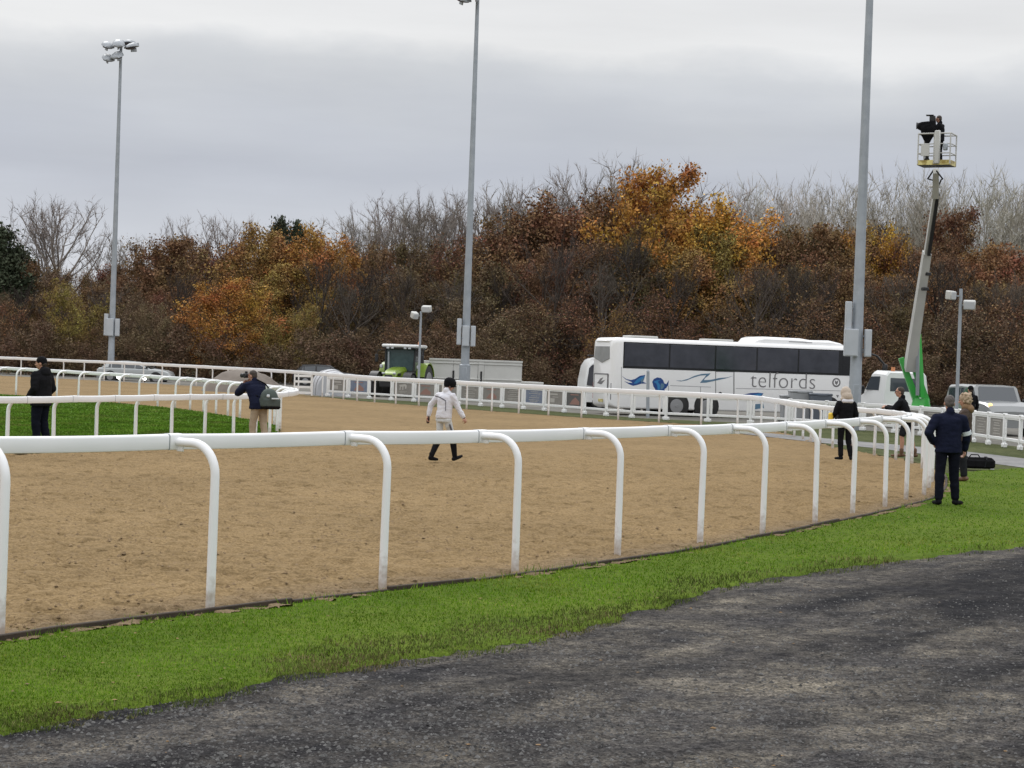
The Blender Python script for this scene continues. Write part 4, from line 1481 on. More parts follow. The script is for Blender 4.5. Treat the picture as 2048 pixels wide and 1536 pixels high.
# round crest near the front
cx, cz = CS(*Z5([(1617, 800)])[0]); rx = abs(CS(*Z5([(1675, 800)])[0])[0] - cx); rz_ = .175
for (f, m_, l) in ((1.12, M['greyvinyl'], .004), (.74, M['coach'], .008)):
    mb = MB(); mb.poly([(cx + rz_ * f * math.cos(2 * math.pi * k / 28), -CW - l, cz + rz_ * f * math.sin(2 * math.pi * k / 28)) for k in range(28)], 0, .003, (0, -1, 0))
    mb.build('round_crest', m_, coach, False)
mb = MB(); mb.poly([(cx - .07, -CW - .012, cz + .08), (cx - .07, -CW - .012, cz - .03), (cx, -CW - .012, cz - .10), (cx + .07, -CW - .012, cz - .03), (cx + .07, -CW - .012, cz + .08), (cx + .03, -CW - .012, cz + .08), (cx, -CW - .012, cz + .02), (cx - .03, -CW - .012, cz + .08)], 0, .003, (0, -1, 0))
mb.build('crest_shield', M['greyvinyl'], coach, False)
mb = MB(); x_, z_ = CS(*Z5([(1632, 978)])[0])
mb.poly([(x_ - .06, -CW - .004, z_ + .04), (x_, -CW - .004, z_ - .06), (x_ + .06, -CW - .004, z_ + .04), (x_ + .03, -CW - .004, z_ + .07), (x_, -CW - .004, z_ + .04), (x_ - .03, -CW - .004, z_ + .07)], 0, .003, (0, -1, 0))
mb.build('heart_mark', M['greyvinyl'], coach, False)
mb = MB(); x_, z_ = CS(*Z5([(130, 945)])[0]); mb.tube([(x_, -CW - .002, z_), (x_, -CW - .03, z_)], .08, 14); mb.build('filler_cap', M['blackp'], coach)


def text_obj(name, body, parent, m, x0, x1, zbase, y, offset=-.012, hgt=None):
    cu = bpy.data.curves.new(name, 'FONT')
    cu.body = body
    cu.size = 1.0
    cu.offset = offset
    cu.extrude = .004
    cu.space_character = 1.04
    tmp = bpy.data.objects.new(name, cu)
    COL.objects.link(tmp)
    dg = bpy.context.evaluated_depsgraph_get()
    me = bpy.data.meshes.new_from_object(tmp.evaluated_get(dg))
    bpy.data.objects.remove(tmp)
    co = np.empty(len(me.vertices) * 3, np.float32); me.vertices.foreach_get('co', co); co = co.reshape(-1, 3)
    w = co[:, 0].max() - co[:, 0].min()
    s = (x1 - x0) / w
    sz = s if hgt is None else hgt / (co[:, 1].max() - co[:, 1].min())
    new = np.stack([x0 + (co[:, 0] - co[:, 0].min()) * s, y - co[:, 2] * s, zbase + co[:, 1] * sz], -1)
    me.vertices.foreach_set('co', new.astype(np.float32).ravel())
    me.materials.clear(); me.materials.append(m)
    me.update()
    return link(name, me, parent)


xa, za = CS(*Z5([(515, 862)])[0]); xb, zb_ = CS(*Z5([(1342, 882)])[0])
_, zc1 = CS(*Z5([(545, 675)])[0])
text_obj('lettering', 'telfords', coach, M['greyvinyl'], xa, xb, (za + zb_) / 2, -CW - .008, -.016, (zc1 - za) * 1.05)

# grey slanting post and bins before the coach
q = AT(1297, 800, 73.5); q.z = -.06
t = thing('marker_post', 'short grey leaning post in front of the rear of the coach', 'post', q)
mb = MB(); mb.tube([(0, 0, -.1), (-.06, 0, 1.85)], [.07, .06], 8); mb.build('post', M['galv'], t)
mb = MB(); mb.tube([(-.06, 0, 1.83), (-.061, 0, 1.90)], [.075, .03], 8); mb.build('post_cap', M['galv'], t)


def bin_(label, q, w, d, h, m):
    t = thing('wheeled_bin', label, 'bin', q, .1, 'wheeled bins in front of the coach')
    rings = [[Vector((sx * w / 2 * f, sy * d / 2 * f, z)) for sx, sy in ((-1, -1), (1, -1), (1, 1), (-1, 1))] for z, f in ((.12, .84), (.5, .9), (h, 1.0))]
    mb = MB(); mb.loft(rings); mb.build('bin_body', m, t, False)
    mb = MB(); mb.box((0, 0, h + .05), (w * 1.06, d * 1.06, .09), None, .03); mb.box((0, -d * .5, h + .03), (w * .5, .06, .07), None, .02); mb.build('lid', m, t)
    for s in (-1, 1):
        wheel(t, (s * w * .38, d * .3, .12), .12, .06, s)
    mb = MB(); mb.tube([(-w * .4, d * .56, h - .02), (w * .4, d * .56, h - .02)], .025, 8); mb.build('handle', M['blackp'], t)


q = AT(1578, 800, 72.0); q.z = -.06
bin_('small pale grey wheeled bin, leftmost in front of the coach', q, .62, .6, 1.02, M['bingrey'])
q = AT(1600, 800, 71.6); q.z = -.06
bin_('tall grey wheeled bin beside the slate blue bin', q, .78, .7, 1.22, M['bingrey'])
q = AT(1639, 800, 71.2); q.z = -.06
bin_('slate blue wheeled bin below the crest of the coach', q, .80, .75, 1.14, M['bindark'])

# ---------------------------------------------------------------- white trailer behind the middle mast
ta = AT(857, 760, 97.0); tb = AT(1043, 766, 99.0); ta.z = tb.z = -.1
tr_d = (tb - ta); TL = tr_d.length
trailer = thing('white_trailer', 'long low white panelled trailer behind the middle floodlight mast', 'trailer', ta, math.atan2(tr_d.y, tr_d.x))
seams = [0, 1.35, 2.75, 3.1, TL]
for a, b in zip(seams, seams[1:]):
    if b - a < .5:
        mb = MB(); mb.box(((a + b) / 2, 0, 1.28), (b - a - .02, .09, 1.56), None, .01); mb.build('corner_column', M['trailer'], trailer); continue
    mb = MB(); mb.box(((a + b) / 2, 0, 1.25), (b - a - .02, .06, 1.5), None, .008)
    mb.build('side_panel', M['trailer'], trailer)
for z, y, h in ((2.04, -.03, .10), (1.86, -.035, .04), (1.05, -.035, .05)):
    mb = MB(); mb.box((TL / 2, y, z), (TL, .1, h), None, .01); mb.build('rail', M['trailer'], trailer)
for x in (1.36, 2.93):
    mb = MB(); mb.box((x, -.06, 1.0), (.09, .06, .95), None, .01); mb.build('strap', M['blackp'], trailer)
mb = MB(); mb.box((TL / 2, 1.1, 1.25), (TL, 2.0, 1.4), None, .02); mb.build('load_bed', M['trailer'], trailer)
mb = MB(); mb.box((TL / 2, 1.0, .46), (TL, 1.8, .16), None, .02); mb.build('chassis', M['blackp'], trailer)
mb = MB(); mb.box((TL + .7, .9, .93), (1.45, 1.2, .12), None, .02); mb.build('drawbar_deck', M['trailer'], trailer)
for x in (1.6, 2.5):
    wheel(trailer, (x, .1, .32), .4, .24, -1); wheel(trailer, (x, 2.0, .32), .4, .24, 1)

# ---------------------------------------------------------------- lime tractor
q = AT(795, 760, 92.5); q.z = -.08
trk = thing('tractor', 'lime green tractor with a white cab roof left of the white trailer', 'tractor', q + Vector((0, 2.5, 0)), R(-104))
trk.scale = (.97, .97, .97)
# local x forward (towards the camera)
rings = []
for (x, zt, w, zb) in ((.1, 1.62, .42, .75), (.9, 1.55, .40, .75), (1.7, 1.42, .38, .75), (2.0, 1.25, .36, .78), (2.12, 1.0, .32, .85)):
    rings.append([Vector((x, y, z)) for y, z in ((-w, zb), (-w, zt - .15), (-w * .75, zt), (w * .75, zt), (w, zt - .15), (w, zb))])
mb = MB(); mb.loft(rings); bon = mb.build('bonnet', M['lime'], trk, angle=30)
mb = MB(); mb.box((2.1, 0, 1.02), (.08, .42, .36), None, .03); mb.build('grille', M['blackp'], bon)
for s in (-1, 1):
    mb = MB(); mb.box((2.04, s * .3, 1.27), (.14, .16, .10), None, .03); mb.build('headlight', M['headlight'], bon)
    mb = MB(); mb.box((1.5, s * .40, 1.22), (.5, .03, .12), None, .02); mb.build('vent', M['blackp'], bon)
mb = MB(); mb.box((-.7, 0, .95), (2.0, .9, .5), None, .06); mb.build('chassis', M['blackp'], trk)
# cab: four posts, glass, roof
mb = MB()
for (x0, x1, s) in ((.25, .12, -1), (.25, .12, 1), (-1.35, -1.25, -1), (-1.35, -1.25, 1)):
    mb.tube([(x0, s * .78, 1.35), (x1, s * .82, 2.62)], .055, 8)
mb.box((-.55, 0, 1.36), (1.7, 1.6, .1), None, .02)
mb.build('cab_frame', M['blackp'], trk)
mb = MB(); mb.poly([(.22, -.72, 1.42), (.22, .72, 1.42), (.12, .76, 2.56), (.12, -.76, 2.56)], 0, .02, (1, 0, 0)); mb.build('windscreen', mat('tractor_glass', (.012, .035, .037), .1, (.05, .09, .09), 1.5, .7, spec=.4), trk, False)
for s in (-1, 1):
    mb = MB(); mb.poly([(.2, s * .80, 1.42), (-1.3, s * .80, 1.42), (-1.22, s * .83, 2.56), (.1, s * .83, 2.56)], 0, .015, (0, s, 0)); mb.build('side_window', M['glass'], trk, False)
mb = MB(); mb.poly([(-1.34, -.72, 1.5), (-1.34, .72, 1.5), (-1.26, .74, 2.56), (-1.26, -.74, 2.56)], 0, .015, (-1, 0, 0)); mb.build('rear_window', M['glass'], trk, False)
mb = MB(); mb.box((-.55, 0, 2.72), (2.15, 1.9, .17), None, .06); rf_ = mb.build('cab_roof', M['whitecar'], trk)
mb = MB(); mb.box((-.5, 0, 2.605), (2.0, 1.78, .06), None, .01); mb.build('roof_lining', M['blackp'], rf_)
for s in (-.6, -.35, .35, .6):
    mb = MB(); mb.box((.5, s, 2.60), (.06, .16, .09), None, .02); mb.build('work_lamp', M['headlight'], rf_)
mb = MB(); mb.tube([(-1.2, .6, 2.8), (-1.2, .6, 2.98)], .07, 10); mb.build('beacon', M['amberoff'], rf_)
# mudguards and wheels
for s in (-1, 1):
    wheel(trk, (-1.05, s * 1.0, .86), .86, .52, s)
    wheel(trk, (1.35, s * .92, .62), .62, .42, s)
    for (x, y, r, w, n_) in ((-1.05, 1.0, .95, .56, 'rear_mudguard'), (1.35, .92, .70, .44, 'front_mudguard')):
        rings = []
        for k in range(9):
            a = R(15 + 150 * k / 8)
            rings.append([Vector((x + (r + e) * math.cos(a), s * (y + f * w / 2), (.86 if r > .8 else .62) + (r + e) * math.sin(a))) for f, e in ((-1, 0), (1, 0), (1, .05), (-1, .05))])
        mb = MB(); mb.loft(rings); mb.build(n_, M['lime'] if r > .8 else M['blackp'], trk)
    mb = MB(); mb.tube([(.12, s * .82, 2.5), (.3, s * 1.2, 2.45), (.3, s * 1.25, 2.3)], .025, 6); mb.box((.32, s * 1.26, 2.05), (.06, .18, .42), None, .03); mb.build('wing_mirror', M['blackp'], trk)
    mb = MB(); mb.box((.2, s * 1.02, 1.62), (.14, .16, .2), None, .04); mb.build('side_lamp', M['headlight'], trk)
mb = MB(); mb.box((2.35, 0, .72), (.4, .7, .35), None, .05); mb.build('front_weight', M['blackp'], trk)
mb = MB(); mb.box((-.5, 0, 1.75), (.5, .5, .8), None, .1); mb.build('seat', M['blackp'], trk)
mb = MB(); mb.tube([(.2, -.62, 1.4), (.25, -.62, 2.4)], [.06, .05], 10); mb.build('exhaust', M['galv'], trk)

# ---------------------------------------------------------------- boom lift on a white truck
TH = R(106)
q = AT(1812, 800, 72.0); q.z = -.06
truck = thing('boom_truck', 'white cab truck carrying a green and white access boom with a basket held high', 'boom truck', q, TH)
tm = truck.matrix_basis if False else (Matrix.Translation(q) @ Matrix.Rotation(TH, 4, 'Z'))
TI = tm.inverted()
rings = []
for (x, zt, w, zb) in ((0, 2.12, .94, .75), (.08, 2.17, .97, .6), (1.0, 2.2, .98, .5), (1.25, 2.14, .97, .5), (1.75, 1.35, .97, .45), (2.25, 1.2, .95, .42), (2.45, 1.0, .9, .42)):
    cut = .14
    rings.append([Vector((x, y, z)) for y, z in ((-w, zb), (-w, 1.3 if zt > 1.4 else zt - .12), (-w + .10, zt - cut if zt > 1.4 else zt - .05), (-w + .22, zt), (w - .22, zt), (w - .10, zt - cut if zt > 1.4 else zt - .05), (w, 1.3 if zt > 1.4 else zt - .12), (w, zb))])
mb = MB(); mb.loft(rings); cab = mb.build('cab', M['whitecar'], truck, angle=28)
mb = MB(); mb.box((-.004, .05, 1.66), (.02, 1.30, .52), None, .05); mb.build('rear_window', M['glass'], cab)
for s in (-1, 1):
    mb = MB(); mb.poly([(.45, s * .945, 1.42), (1.5, s * .965, 1.42), (1.18, s * .905, 1.94), (.48, s * .89, 1.96)], 0, .03, (0, s, .15)); mb.build('side_window', M['glass'], cab, False)
    mb = MB(); mb.box((1.5, s * 1.14, 1.42), (.1, .2, .32), None, .04); mb.build('wing_mirror', M['blackp'], cab)
    for x in (1.75, -1.6):
        wheel(truck, (x, s * .84, .32), .36, .24, s)
mb = MB(); mb.poly([(1.30, -.80, 2.06), (1.30, .80, 2.06), (1.74, .86, 1.40), (1.74, -.86, 1.40)], 0, .02, (.8, 0, .5)); mb.build('windscreen', M['glass'], cab, False)
mb = MB(); mb.tube([(.35, .42, 2.16), (.35, .42, 2.34)], .08, 10); mb.build('beacon', M['amberoff'], cab)
mb = MB(); mb.box((-1.3, 0, .72), (2.5, 1.9, .16), None, .02); mb.build('deck', M['boomwhite'], truck)
mb = MB(); mb.box((-.6, 0, .52), (3.6, .7, .2), None, .02); mb.build('chassis', M['blackp'], truck)
for s in (-1, 1):
    mb = MB(); mb.box((-2.5, s * .8, .62), (.06, .24, .12), None, .02); mb.build('tail_light', M['red'], truck)
    mb = MB(); mb.box((-1.5, s * 1.05, .62), (.25, .14, .9), None, .03); mb.build('outrigger', M['green'], truck)
# boom, given by its joints in the world
def TW(x, y, D):
    return TI @ AT(x, y, D)


def beam(name, a, b, w0, w1, m, par=truck, h=1.25, bev=.02):
    d = (b - a); L = d.length
    q_ = d.to_track_quat('Z', 'Y').to_matrix()
    rings = []
    for z, w in ((0, w0), (L, w1)):
        rings.append([a + q_ @ Vector((sx * w / 2, sy * w / 2 * h, z)) for sx, sy in ((-1, -1), (1, -1), (1, 1), (-1, 1))])
    mb = MB(); mb.loft(rings)
    return mb.build(name, m, par, False)


foot = TW(1842, 802, 70.0)
mb = MB(); mb.tube([(foot.x, foot.y, .78), (foot.x, foot.y, foot.z + .1)], [.38, .3], 16); mb.build('turntable', M['green'], truck)
top_g = TW(1811, 722, 70.0)
for off in (-.19, .19):
    n = (TI.to_3x3() @ Vector((off, 0, 0)))
    beam('lower_arm', TW(1843, 803, 70.0) + n, TW(1812, 716, 70.0) + n, .20, .16, M['green'])
beam('arm_brace', TW(1843, 795, 69.7), TW(1838, 668, 69.6), .16, .10, M['green'])
beam('boom', TW(1819, 738, 69.8), TW(1854, 505, 67.4), .38, .28, M['boomwhite'])
beam('inner_boom', TW(1853.5, 508, 67.4), TW(1871, 388, 66.0), .20, .17, M['boomwhite'])
beam('hose_track', TW(1857.5, 510, 67.2), TW(1876, 385, 65.85), .12, .11, M['blackp'])
beam('ram', TW(1835, 790, 69.6), TW(1836, 625, 69.0), .12, .10, M['galv'])
for (x, y) in ((1855, 548), (1850, 578)):
    e = TW(x, y, 67.7); mb = MB(); mb.box(e, (.22, .22, .12), None, .02); mb.build('hose_clamp', M['blackp'], truck)
beam('basket_bracket', TW(1871, 392, 65.9), TW(1872, 342, 65.0), .24, .20, M['boomwhite'])
mb = MB(); e = TW(1871, 373, 65.8); mb.box(e, (.36, .36, .06), None, .01); mb.build('bracket_plate', M['boomwhite'], truck)
e0, e1 = TW(1876, 380, 65.7), TW(1870, 345, 65.0)
mb = MB(); mb.tube([e1 + Vector((.1, 0, .1)), e1 + Vector((.32, .1, -.2)), e0 + Vector((.05, 0, .3)), e0], .03, 6)
mb.tube([e1 + Vector((-.1, 0, .05)), e1 + Vector((-.38, -.1, -.25)), e0 + Vector((-.2, 0, .35)), e0 + Vector((0, 0, .1))], .03, 6); mb.build('hydraulic_hose', M['blackp'], truck)
# basket: its own axes in world, turned a little
BC = AT(1873, 333, 64.2)     # middle of the floor
BA = R(-28)
bq = Matrix.Translation(BC) @ Matrix.Rotation(BA, 4, 'Z')
bloc = TI @ bq
bx, by, bh = 1.12, .78, 1.10
basket = bpy.data.objects.new('basket', None); COL.objects.link(basket); basket.parent = truck; basket.matrix_local = bloc
mb = MB(); mb.box((0, 0, .03), (bx, by, .05)); mb.build('basket_floor', M['blackp'], basket, False)
mb = MB()
for sx in (-1, 1):
    mb.box((sx * bx / 2, 0, .10), (.03, by + .03, .17))
for sy in (-1, 1):
    mb.box((0, sy * by / 2, .101), (bx - .032, .03, .168))
mb.build('toe_board', M['hazard'], basket, False)
mb = MB()
for sx in (-1, 0, 1):
    for sy in (-1, 1):
        mb.tube([(sx * bx / 2, sy * by / 2, .05), (sx * bx / 2, sy * by / 2, bh)], .026, 8)
for z in (.42, .74, bh):
    for sy in (-1, 1):
        mb.tube([(-bx / 2, sy * by / 2, z), (bx / 2, sy * by / 2, z)], .026 if z == bh else .02, 8)
    for sx in (-1, 1):
        mb.tube([(sx * bx / 2, -by / 2, z), (sx * bx / 2, by / 2, z)], .026 if z == bh else .02, 8)
mb.build('guard_rail', M['boomwhite'], basket)
mb = MB(); mb.box((.12, -by / 2 - .05, .62), (.20, .10, 1.15), None, .03); mb.build('control_column', M['boomwhite'], basket)
mb = MB(); mb.box((.40, -by / 2 - .03, .62), (.16, .1, .24), None, .03); mb.build('control_box', M['galv'], basket)
mb = MB(); mb.box((-.3, -by / 2 - .03, .52), (.3, .02, .4), None, .005); mb.build('notice_plate', M['boomwhite'], basket)

# sand heap behind the far rail
hp = AT(482, 765, 93.0)
rng = np.random.default_rng(4)
n1, n2 = 34, 16
vv, ff = [], []
for j in range(n2 + 1):
    r_ = j / n2
    for i in range(n1):
        a = 2 * math.pi * i / n1
        hgt = (1 - r_ ** 2.4) * 1.16
        wob = 1 + .08 * math.sin(3 * a + 1) + .05 * math.sin(7 * a)
        vv.append((2.15 * r_ * wob * math.cos(a), 1.7 * r_ * wob * math.sin(a), hgt + .06 * math.sin(5 * a + 3 * r_) * r_ + .03 * rng.standard_normal() * r_))
for j in range(n2):
    for i in range(n1):
        k = (i + 1) % n1
        ff.append((j * n1 + i, j * n1 + k, (j + 1) * n1 + k, (j + 1) * n1 + i))
mb = MB(); mb.add(vv, ff)
sh = mb.build('sand_heap', M['heap'], None)
sh.location = (hp.x, hp.y, -.1)
tag(sh, 'rounded grey brown heap of sand behind the far rail', 'sand heap')

# black equipment case lying on the grass
q = G(1951, 938)
bagc = thing('equipment_case', 'long black padded case with pale feet lying on the grass beside the navy jacketed man', 'case', (q.x, q.y + .12, -.01), R(4))
mb = MB(); mb.box((0, 0, .13), (.86, .36, .22), None, .05); mb.box((.02, 0, .24), (.70, .28, .05), None, .02); mb.build('case_body', M['blackcl'], bagc)
mb = MB()
for x in (-.26, .18):
    mb.tube([(x, -.186, .06), (x + .03, -.19, .22), (x + .08, -.05, .275), (x + .08, .1, .27)], .014, 6)
mb.build('strap', M['charcoal'], bagc)
for x in (-.36, .36):
    mb = MB(); mb.box((x, -.12, .015), (.09, .06, .03), None, .008); mb.build('foot', M['boomwhite'], bagc)
mb = MB(); mb.tube([(-.12, 0, .26), (-.08, 0, .32), (.08, 0, .32), (.12, 0, .26)], .014, 6); mb.build('handle', M['charcoal'], bagc)
# ------------------------------------------------------------------ trees
def leaf_mat(name):
    """colour comes from the tree; every leaf differs a little"""
    m = bpy.data.materials.new(name)
    m.use_nodes = True
    N, L = m.node_tree.nodes, m.node_tree.links
    P = N['Principled BSDF']
    P.inputs['Roughness'].default_value = .75
    P.inputs['Specular IOR Level'].default_value = .15
    oi = N.new('ShaderNodeObjectInfo')
    ge = N.new('ShaderNodeNewGeometry')
    mr = N.new('ShaderNodeMapRange'); mr.inputs['To Min'].default_value = .68; mr.inputs['To Max'].default_value = 1.32
    L.new(ge.outputs['Random Per Island'], mr.inputs['Value'])
    tcn = N.new('ShaderNodeTexCoord')
    nz = N.new('ShaderNodeTexNoise'); nz.inputs['Scale'].default_value = .55; nz.inputs['Detail'].default_value = 3
    L.new(tcn.outputs['Object'], nz.inputs['Vector'])
    hs = N.new('ShaderNodeHueSaturation')
    mh = N.new('ShaderNodeMapRange'); mh.inputs['From Min'].default_value = .3; mh.inputs['From Max'].default_value = .7
    mh.inputs['To Min'].default_value = .468; mh.inputs['To Max'].default_value = .532
    L.new(nz.outputs['Fac'], mh.inputs['Value']); L.new(mh.outputs[0], hs.inputs['Hue'])
    L.new(oi.outputs['Color'], hs.inputs['Color'])
    n3 = N.new('ShaderNodeTexNoise'); n3.inputs['Scale'].default_value = .9; n3.inputs['Detail'].default_value = 2
    mp3 = N.new('ShaderNodeMapping'); mp3.inputs['Location'].default_value = (9, 4, 2)
    L.new(tcn.outputs['Object'], mp3.inputs[0]); L.new(mp3.outputs[0], n3.inputs['Vector'])
    m3 = N.new('ShaderNodeMapRange'); m3.inputs['From Min'].default_value = .33; m3.inputs['From Max'].default_value = .67; m3.inputs['To Min'].default_value = .76; m3.inputs['To Max'].default_value = 1.26
    L.new(n3.outputs['Fac'], m3.inputs['Value'])
    mm = N.new('ShaderNodeMath'); mm.operation = 'MULTIPLY'
    L.new(mr.outputs[0], mm.inputs[0]); L.new(m3.outputs[0], mm.inputs[1])
    L.new(mm.outputs[0], hs.inputs['Value'])
    L.new(hs.outputs[0], P.inputs['Base Color'])
    return m


M['leaf'] = leaf_mat('autumn_leaf')
M['bark'] = mat('bark', (.85, .85, .85), .9, (1.2, 1.2, 1.2), 3, .8, objcol=True)
M['twig'] = mat('brown_twig', (.105, .064, .039), .9, island=.6)
M['paletwig'] = mat('pale_twig', (.85, .85, .85), .9, objcol=True, col2=(1.15, 1.15, 1.15), scale=2, island=.35)


class Wood:
    def __init__(self):
        self.v, self.f = [], []

    def limb(self, pts, rads, n):
        b = len(self.v)
        for i, (p, r) in enumerate(zip(pts, rads)):
            t = (pts[min(i + 1, len(pts) - 1)] - pts[max(i - 1, 0)]).normalized()
            u = Vector((1, 0, 0)) if abs(t.x) < .8 else Vector((0, 1, 0))
            u = (u - t * u.dot(t)).normalized(); w = t.cross(u)
            for k in range(n):
                a = 2 * math.pi * k / n
                self.v.append(p + (u * math.cos(a) + w * math.sin(a)) * r)
        for i in range(len(pts) - 1):
            for k in range(n):
                j = (k + 1) % n
                self.f.append((b + i * n + k, b + i * n + j, b + (i + 1) * n + j, b + (i + 1) * n + k))


def bend(p, d, L, rnd, nseg, up, wob):
    """a wandering path from p along d"""
    pts = [p.copy()]
    d = d.normalized()
    for i in range(nseg):
        d = (d + Vector((rnd.gauss(0, wob), rnd.gauss(0, wob), rnd.gauss(0, wob) + up))).normalized()
        pts.append(pts[-1] + d * L / nseg)
    return pts


def tree_proto(seed, crown_base=.22, spread=.36, el=(15, 70), n_limb=18, n_sub=7, n_ss=5, n_tw=7, leaves=16, lsize=.15, lspread=.28, shape='round', up=.05, stems=1, trunk_r=.022, twl=.9, leaf_h=(0, 1), lw=1.0):
    """a tree ten metres high; returns trunk, crown meshes"""
    rnd = random.Random(seed); rng = np.random.default_rng(seed)
    H = 10.0
    W = Wood()
    tips = []          # (point, direction, length)
    for st in range(stems):
        lean = Vector((rnd.gauss(0, .03 if stems == 1 else .28), rnd.gauss(0, .03 if stems == 1 else .28), 1))
        hh = H * (1 if stems == 1 else rnd.uniform(.65, 1))
        tp = bend(Vector((rnd.gauss(0, .05), rnd.gauss(0, .05), -.3)), lean, hh * .9, rnd, 7, .02, .05)
        r0 = trunk_r * H * (1 if stems == 1 else .5)
        rad = [r0 * (1.25 if i == 0 else 1 - .85 * i / 7) for i in range(8)]
        W.limb(tp, rad, 7)
        nl = max(4, n_limb // stems)
        for i in range(nl):
            t = crown_base + (.97 - crown_base) * (i + rnd.random()) / nl
            k = min(6, int(t * 7)); f = t * 7 - k
            p = tp[k].lerp(tp[k + 1], min(1, f))
            az = i * 2.4 + rnd.uniform(-.5, .5)
            u = (t - crown_base) / (1 - crown_base)
            if shape == 'round': env = math.sin(math.pi * min(1, .24 + .70 * u)) ** .85
            elif shape == 'open': env = math.sin(math.pi * min(1, .28 + .66 * u)) ** .7
            elif shape == 'cone': env = (1 - u) ** .8 + .08
            elif shape == 'vase': env = .55 + .45 * math.sin(math.pi * u)
            else: env = .8 - .3 * u
            e = R(el[0] + (el[1] - el[0]) * u ** 1.2 + rnd.uniform(-10, 10))
            L = H * spread * env * rnd.uniform(.75, 1.12) / max(.45, math.cos(e) if shape != 'pole' else 1)
            L = min(L, (H * 1.02 - p.z) / max(.15, math.sin(e)) if e > .1 else L)
            d = Vector((math.cos(az) * math.cos(e), math.sin(az) * math.cos(e), math.sin(e)))
            lp = bend(p, d, max(L, .4), rnd, 5, up, .12)
            if shape == 'round':        # reach for a point on an egg-shaped crown
                v_ = -.55 + 1.5 * (i + rnd.random()) / nl
                zc_, b_ = H * (crown_base + (1 - crown_base) * .46), H * (1 - crown_base) * .54
                sz = min(.995, v_); rr_ = H * spread * math.sqrt(max(.02, 1 - sz * sz)) * rnd.uniform(.78, 1.1)
                if rnd.random() < .3: rr_ *= .6
                T = Vector((tp[-1].x * .5 + rr_ * math.cos(az), tp[-1].y * .5 + rr_ * math.sin(az), zc_ + b_ * sz * rnd.uniform(.9, 1.03)))
                zs = min(.82 * H, max(H * crown_base * .8, T.z - rr_ * rnd.uniform(.5, 1.0)))
                kf = min(6.99, max(0, (zs + .3) / (H * .9 * 1.0) * 7)); k = int(kf)
                p = tp[k].lerp(tp[k + 1], kf - k)
                L = (T - p).length
                lp = []
                for q_ in range(6):
                    w_ = q_ / 5
                    lp.append(p.lerp(T, w_) + Vector((rnd.gauss(0, .05), rnd.gauss(0, .05), -.10 * math.sin(math.pi * w_) + rnd.gauss(0, .04))) * L * (0 if q_ == 0 else 1))
            lr = max(.018, r0 * .42 * (1 - .6 * u))
            W.limb(lp, [lr * lw ** .5 * (1 - .8 * j / 5) for j in range(6)], 4)
            for s in range(n_sub):
                v = .22 + .78 * (s + rnd.random()) / n_sub
                k2 = min(4, int(v * 5)); q = lp[k2].lerp(lp[k2 + 1], min(1, v * 5 - k2))
                ld = (lp[k2 + 1] - lp[k2]).normalized()
                sd = (ld + Vector((rnd.gauss(0, .6), rnd.gauss(0, .6), rnd.gauss(0, .45) + up * 2))).normalized()
                sl = L * .42 * (1.15 - .6 * v) * rnd.uniform(.7, 1.2)
                sp = bend(q, sd, max(.25, sl), rnd, 3, up, .16)
                W.limb(sp, [max(.012, lr * .35) * lw * (1 - .25 * j) for j in range(4)], 3)
                for z in range(n_ss):
                    w_ = .2 + .8 * (z + rnd.random()) / n_ss
                    k3 = min(2, int(w_ * 3)); q3 = sp[k3].lerp(sp[k3 + 1], min(1, w_ * 3 - k3))
                    td = ((sp[k3 + 1] - sp[k3]).normalized() + Vector((rnd.gauss(0, .6), rnd.gauss(0, .6), rnd.gauss(0, .5) + up * 2.5))).normalized()
                    tips.append((q3, td, twl * rnd.uniform(.5, 1.2)))
    ztop = np.percentile([t[0].z + t[1].z * t[2] * .6 for t in tips], 99.3)
    kz = H / ztop
    for p in W.v: p.z *= kz
    for t in tips: t[0].z *= kz
    tm = np_mesh('trunk', np.array([tuple(p) for p in W.v]), np.array(W.f), M['bark'], True)
    # twigs
    tp_ = np.array([tuple(t[0]) for t in tips]); td_ = np.array([tuple(t[1]) for t in tips]); tl_ = np.array([t[2] for t in tips])
    nt = len(tips)
    def slivers(p, d, L, w):
        n = len(p)
        s = np.cross(d, rng.normal(size=(n, 3))); s /= np.linalg.norm(s, axis=1)[:, None] + 1e-9
        v = np.stack([p - s * w, p + s * w, p + d * L[:, None]], 1)
        return v
    sl = [slivers(tp_, td_, tl_, .015 * lw)]
    if n_tw:
        P = np.repeat(tp_, n_tw, 0) + np.repeat(td_ * tl_[:, None], n_tw, 0) * rng.uniform(.1, .95, (nt * n_tw, 1))
        D = np.repeat(td_, n_tw, 0) + rng.normal(0, .55, (nt * n_tw, 3)) + np.array([0, 0, up * 3])
        D /= np.linalg.norm(D, axis=1)[:, None]
        sl.append(slivers(P, D, np.repeat(tl_, n_tw) * rng.uniform(.35, .8, nt * n_tw), .010))
    tw = np.concatenate(sl)
    V_ = [tw.reshape(-1, 3)]; F_ = [np.concatenate([np.arange(len(tw) * 3).reshape(-1, 3)])]
    mi = [np.zeros(len(tw), int)]
    if leaves:
        n = nt * leaves
        C = np.repeat(tp_, leaves, 0) + np.repeat(td_ * tl_[:, None], leaves, 0) * rng.uniform(0, 1.05, (n, 1)) + rng.normal(0, lspread, (n, 3))
        keep = (C[:, 2] > H * leaf_h[0]) & (C[:, 2] < H * leaf_h[1] * 1.06)
        C = C[keep]; n = len(C)
        a = rng.normal(size=(n, 3)); a /= np.linalg.norm(a, axis=1)[:, None]
        b = np.cross(a, rng.normal(size=(n, 3))); b /= np.linalg.norm(b, axis=1)[:, None]
        s = lsize * rng.uniform(.4, 1.55, (n, 1))
        q = np.stack([C - a * s, C + b * s * .6, C + a * s, C - b * s * .6], 1)
